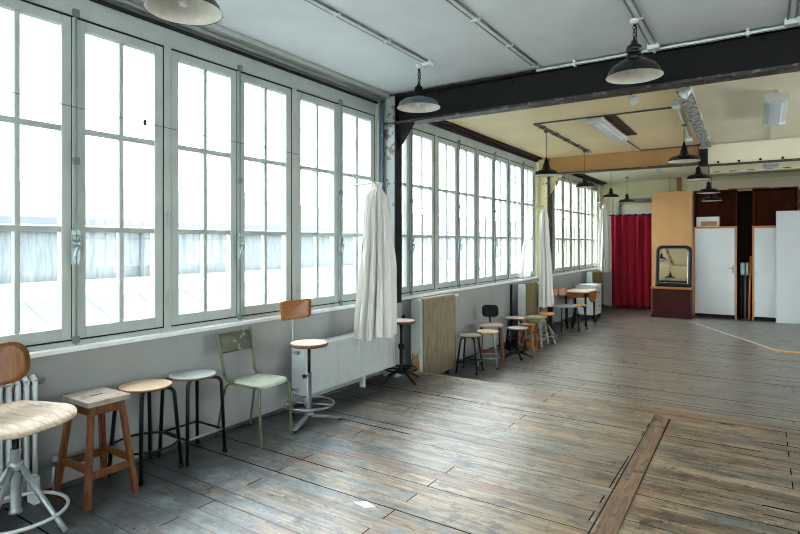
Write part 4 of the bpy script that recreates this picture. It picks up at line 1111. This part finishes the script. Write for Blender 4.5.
# drop leaf table
t = thing('drop_leaf_table', 'small wooden table with rounded hanging leaves under the far windows', 'table', (-3.08, 11.35, L), 0)
w = MB(); w.box(-.24, .24, -.38, .38, .65, .672); w.build('tabletop', 'ply_worn', t, bevel=.004)
for sx in (-1, 1):
    w = MB(); pts = [(-.30, .648), (.30, .648)]+[(.30*math.cos(PI*i/14), .648-.21*math.sin(PI*i/14)) for i in range(15)][1:-1][::1]
    w.prism(pts, 0, sx*.245-.009, sx*.245+.009); w.build('leaf', 'ply', t, bevel=.002)
w = MB(); w.box(-.19, .19, -.33, .33, .55, .65); w.build('apron', 'ply_dark', t)
for sx in (-1, 1):
    for sy in (-1, 1): w = MB(); splay_leg(w, sx*.19, sy*.33, sx*.19, sy*.33, .65, .018, s2=.013); w.build('leg', 'black', t)
# white cabinet
t = thing('white_cabinet', 'low white cabinet on dark feet below the last window', 'cabinet', (-3.19, 12.42, L), 0)
w = MB(); w.box(-.21, .20, -.27, .27, .08, .70); w.build('body', 'sill', t, bevel=.004)
w = MB(); w.box(-.23, .22, -.29, .29, .70, .725); w.build('top', 'door_white', t, bevel=.004)
for z in (.14, .42): 
    w = MB(); w.box(.20, .212, -.25, .25, z, z+.25); d = w.build('drawer', 'rad', t, bevel=.003)
    w = MB(); w.tube([(.212, 0, z+.13), (.235, 0, z+.13)], .012, 10); w.build('knob', 'black', d)
for sx in (-.17, .16):
    for sy in (-.22, .22): w = MB(); w.box(sx-.02, sx+.02, sy-.02, sy+.02, 0, .08); w.build('foot', 'black', t)

# small things on the near floor
w = MB(); w.add([(-1.91, 2.43, .001), (-1.81, 2.41, .001), (-1.77, 2.45, .001), (-1.85, 2.48, .001), (-1.91, 2.43, .004), (-1.81, 2.41, .003), (-1.77, 2.45, .006), (-1.85, 2.48, .003)],
                [(4, 5, 6, 7), (0, 1, 5, 4), (1, 2, 6, 5), (2, 3, 7, 6), (3, 0, 4, 7), (3, 2, 1, 0)])
tag(w.build('paper_scrap', 'paper'), 'small white paper scrap lying on the near floor boards', 'scrap')

# ------------------------------------------------------------------ outside
w = MB(); w.box(-60, -3.8, -40, 70, -6.2, -6)
struct(w.build('ground', 'ext_ground'))
t = thing('skylight_roof', 'neighbouring glazed roof with white bars sloping below the windows', 'roof', (-12.0, 5, 0))
y0, y1 = -30, 55
w = MB(); w.hexa([(0, y0, .30), (7.6, y0, -2.5), (7.6, y1, -2.5), (0, y1, .30)], [(0, y0, .36), (7.6, y0, -2.44), (7.6, y1, -2.44), (0, y1, .36)]); w.build('roof_glass', 'ext_glass', t)
w = MB(); y = y0
while y < y1:
    w.hexa([(0, y, .362), (7.6, y, -2.438), (7.6, y+.09, -2.438), (0, y+.09, .362)], [(0, y, .42), (7.6, y, -2.38), (7.6, y+.09, -2.38), (0, y+.09, .42)]); y += 1.15
o = w.build('glazing_bar', 'ext_rib', t); o['kind'] = 'stuff'
w = MB(); w.box(-.25, .15, y0, y1, .25, .66); w.build('gutter', 'ext_rib', t)
w = MB(); w.box(3.9, 4.05, y0, y1, -1.16, -1.0); w.build('walkway_bar', 'ext_rib', t)
w = MB(); w.box(-.3, 7.6, y0, y1, -6, -2.6); w.build('roof_wall', 'ext_white', t)
t = thing('neighbour_building', 'long low building with streaked cladding and a grey roof strip across the yard', 'building', (-12.3, 5, 0))
w = MB(); w.box(-3.2, 0, y0, y1, -6, 1.76); w.build('cladding', 'ext_fence', t)
w = MB(); w.hexa([(-3.2, y0, 1.76), (.12, y0, 1.76), (.12, y1, 1.76), (-3.2, y1, 1.76)], [(-3.2, y0, 3.0), (-.0, y0, 1.98), (-.0, y1, 1.98), (-3.2, y1, 3.0)]); w.build('roof', 'ext_slate', t)
w = MB(); w.tube([(.14, y0, 1.76), (.14, y1, 1.76)], .07, 8); w.build('gutter', 'ext_white', t)
for i in range(14):
    w = MB(); w.tube([(.10, -24+i*5.3, 1.75), (.10, -24+i*5.3, -1)], .05, 8); w.build('downpipe', 'ext_slate', t)
for i, (yy, s_) in enumerate(((-6, 7), (6.5, 7), (19, 7))):
    t = thing('gabled_shed', ['pale gabled shed beyond the grey roof, facing the nearest panes', 'pale gabled shed beyond the grey roof, behind the green chair', 'pale gabled shed beyond the grey roof, facing the middle window'][i], 'building', (-24, yy, -6))
    w = MB(); w.prism([(-s_*.5, 0), (s_*.5, 0), (s_*.5, 9.2), (0, 11.2), (-s_*.5, 9.2)], 0, -6, 0); w.build('wall', 'ext_rib', t)
    for sg in (-1, 1):
        w = MB(); w.hexa([(-6, 0, 11.2), (.02, 0, 11.2), (.02, sg*(s_*.5+.1), 9.15), (-6, sg*(s_*.5+.1), 9.15)], [(-6, 0, 11.35), (.02, 0, 11.35), (.02, sg*(s_*.5+.1), 9.3), (-6, sg*(s_*.5+.1), 9.3)]); w.build('roof', 'ext_white', t)

# ------------------------------------------------------------------ sky, camera
wd = bpy.data.worlds.new('overcast'); bpy.context.scene.world = wd; wd.use_nodes = True
bg = wd.node_tree.nodes['Background']; bg.inputs[0].default_value = (.90, .97, 1.0, 1); bg.inputs[1].default_value = 11.0

cam = bpy.data.cameras.new('camera'); co = bpy.data.objects.new('camera', cam); C.objects.link(co)
cam.sensor_width = 36; cam.lens = 551/800*36; cam.shift_y = -24/800
co.location = (0, 0, 1.45); co.rotation_euler = (PI/2, 0, math.atan(362/551)); cam.clip_end = 300
sc = bpy.context.scene; sc.camera = co
sc.cycles.filter_width = 1.1
sc.view_settings.view_transform = 'Standard'; sc.view_settings.look = 'None'
sc.view_settings.exposure = 0.25; sc.view_settings.gamma = 1; sc.view_settings.use_curve_mapping = False
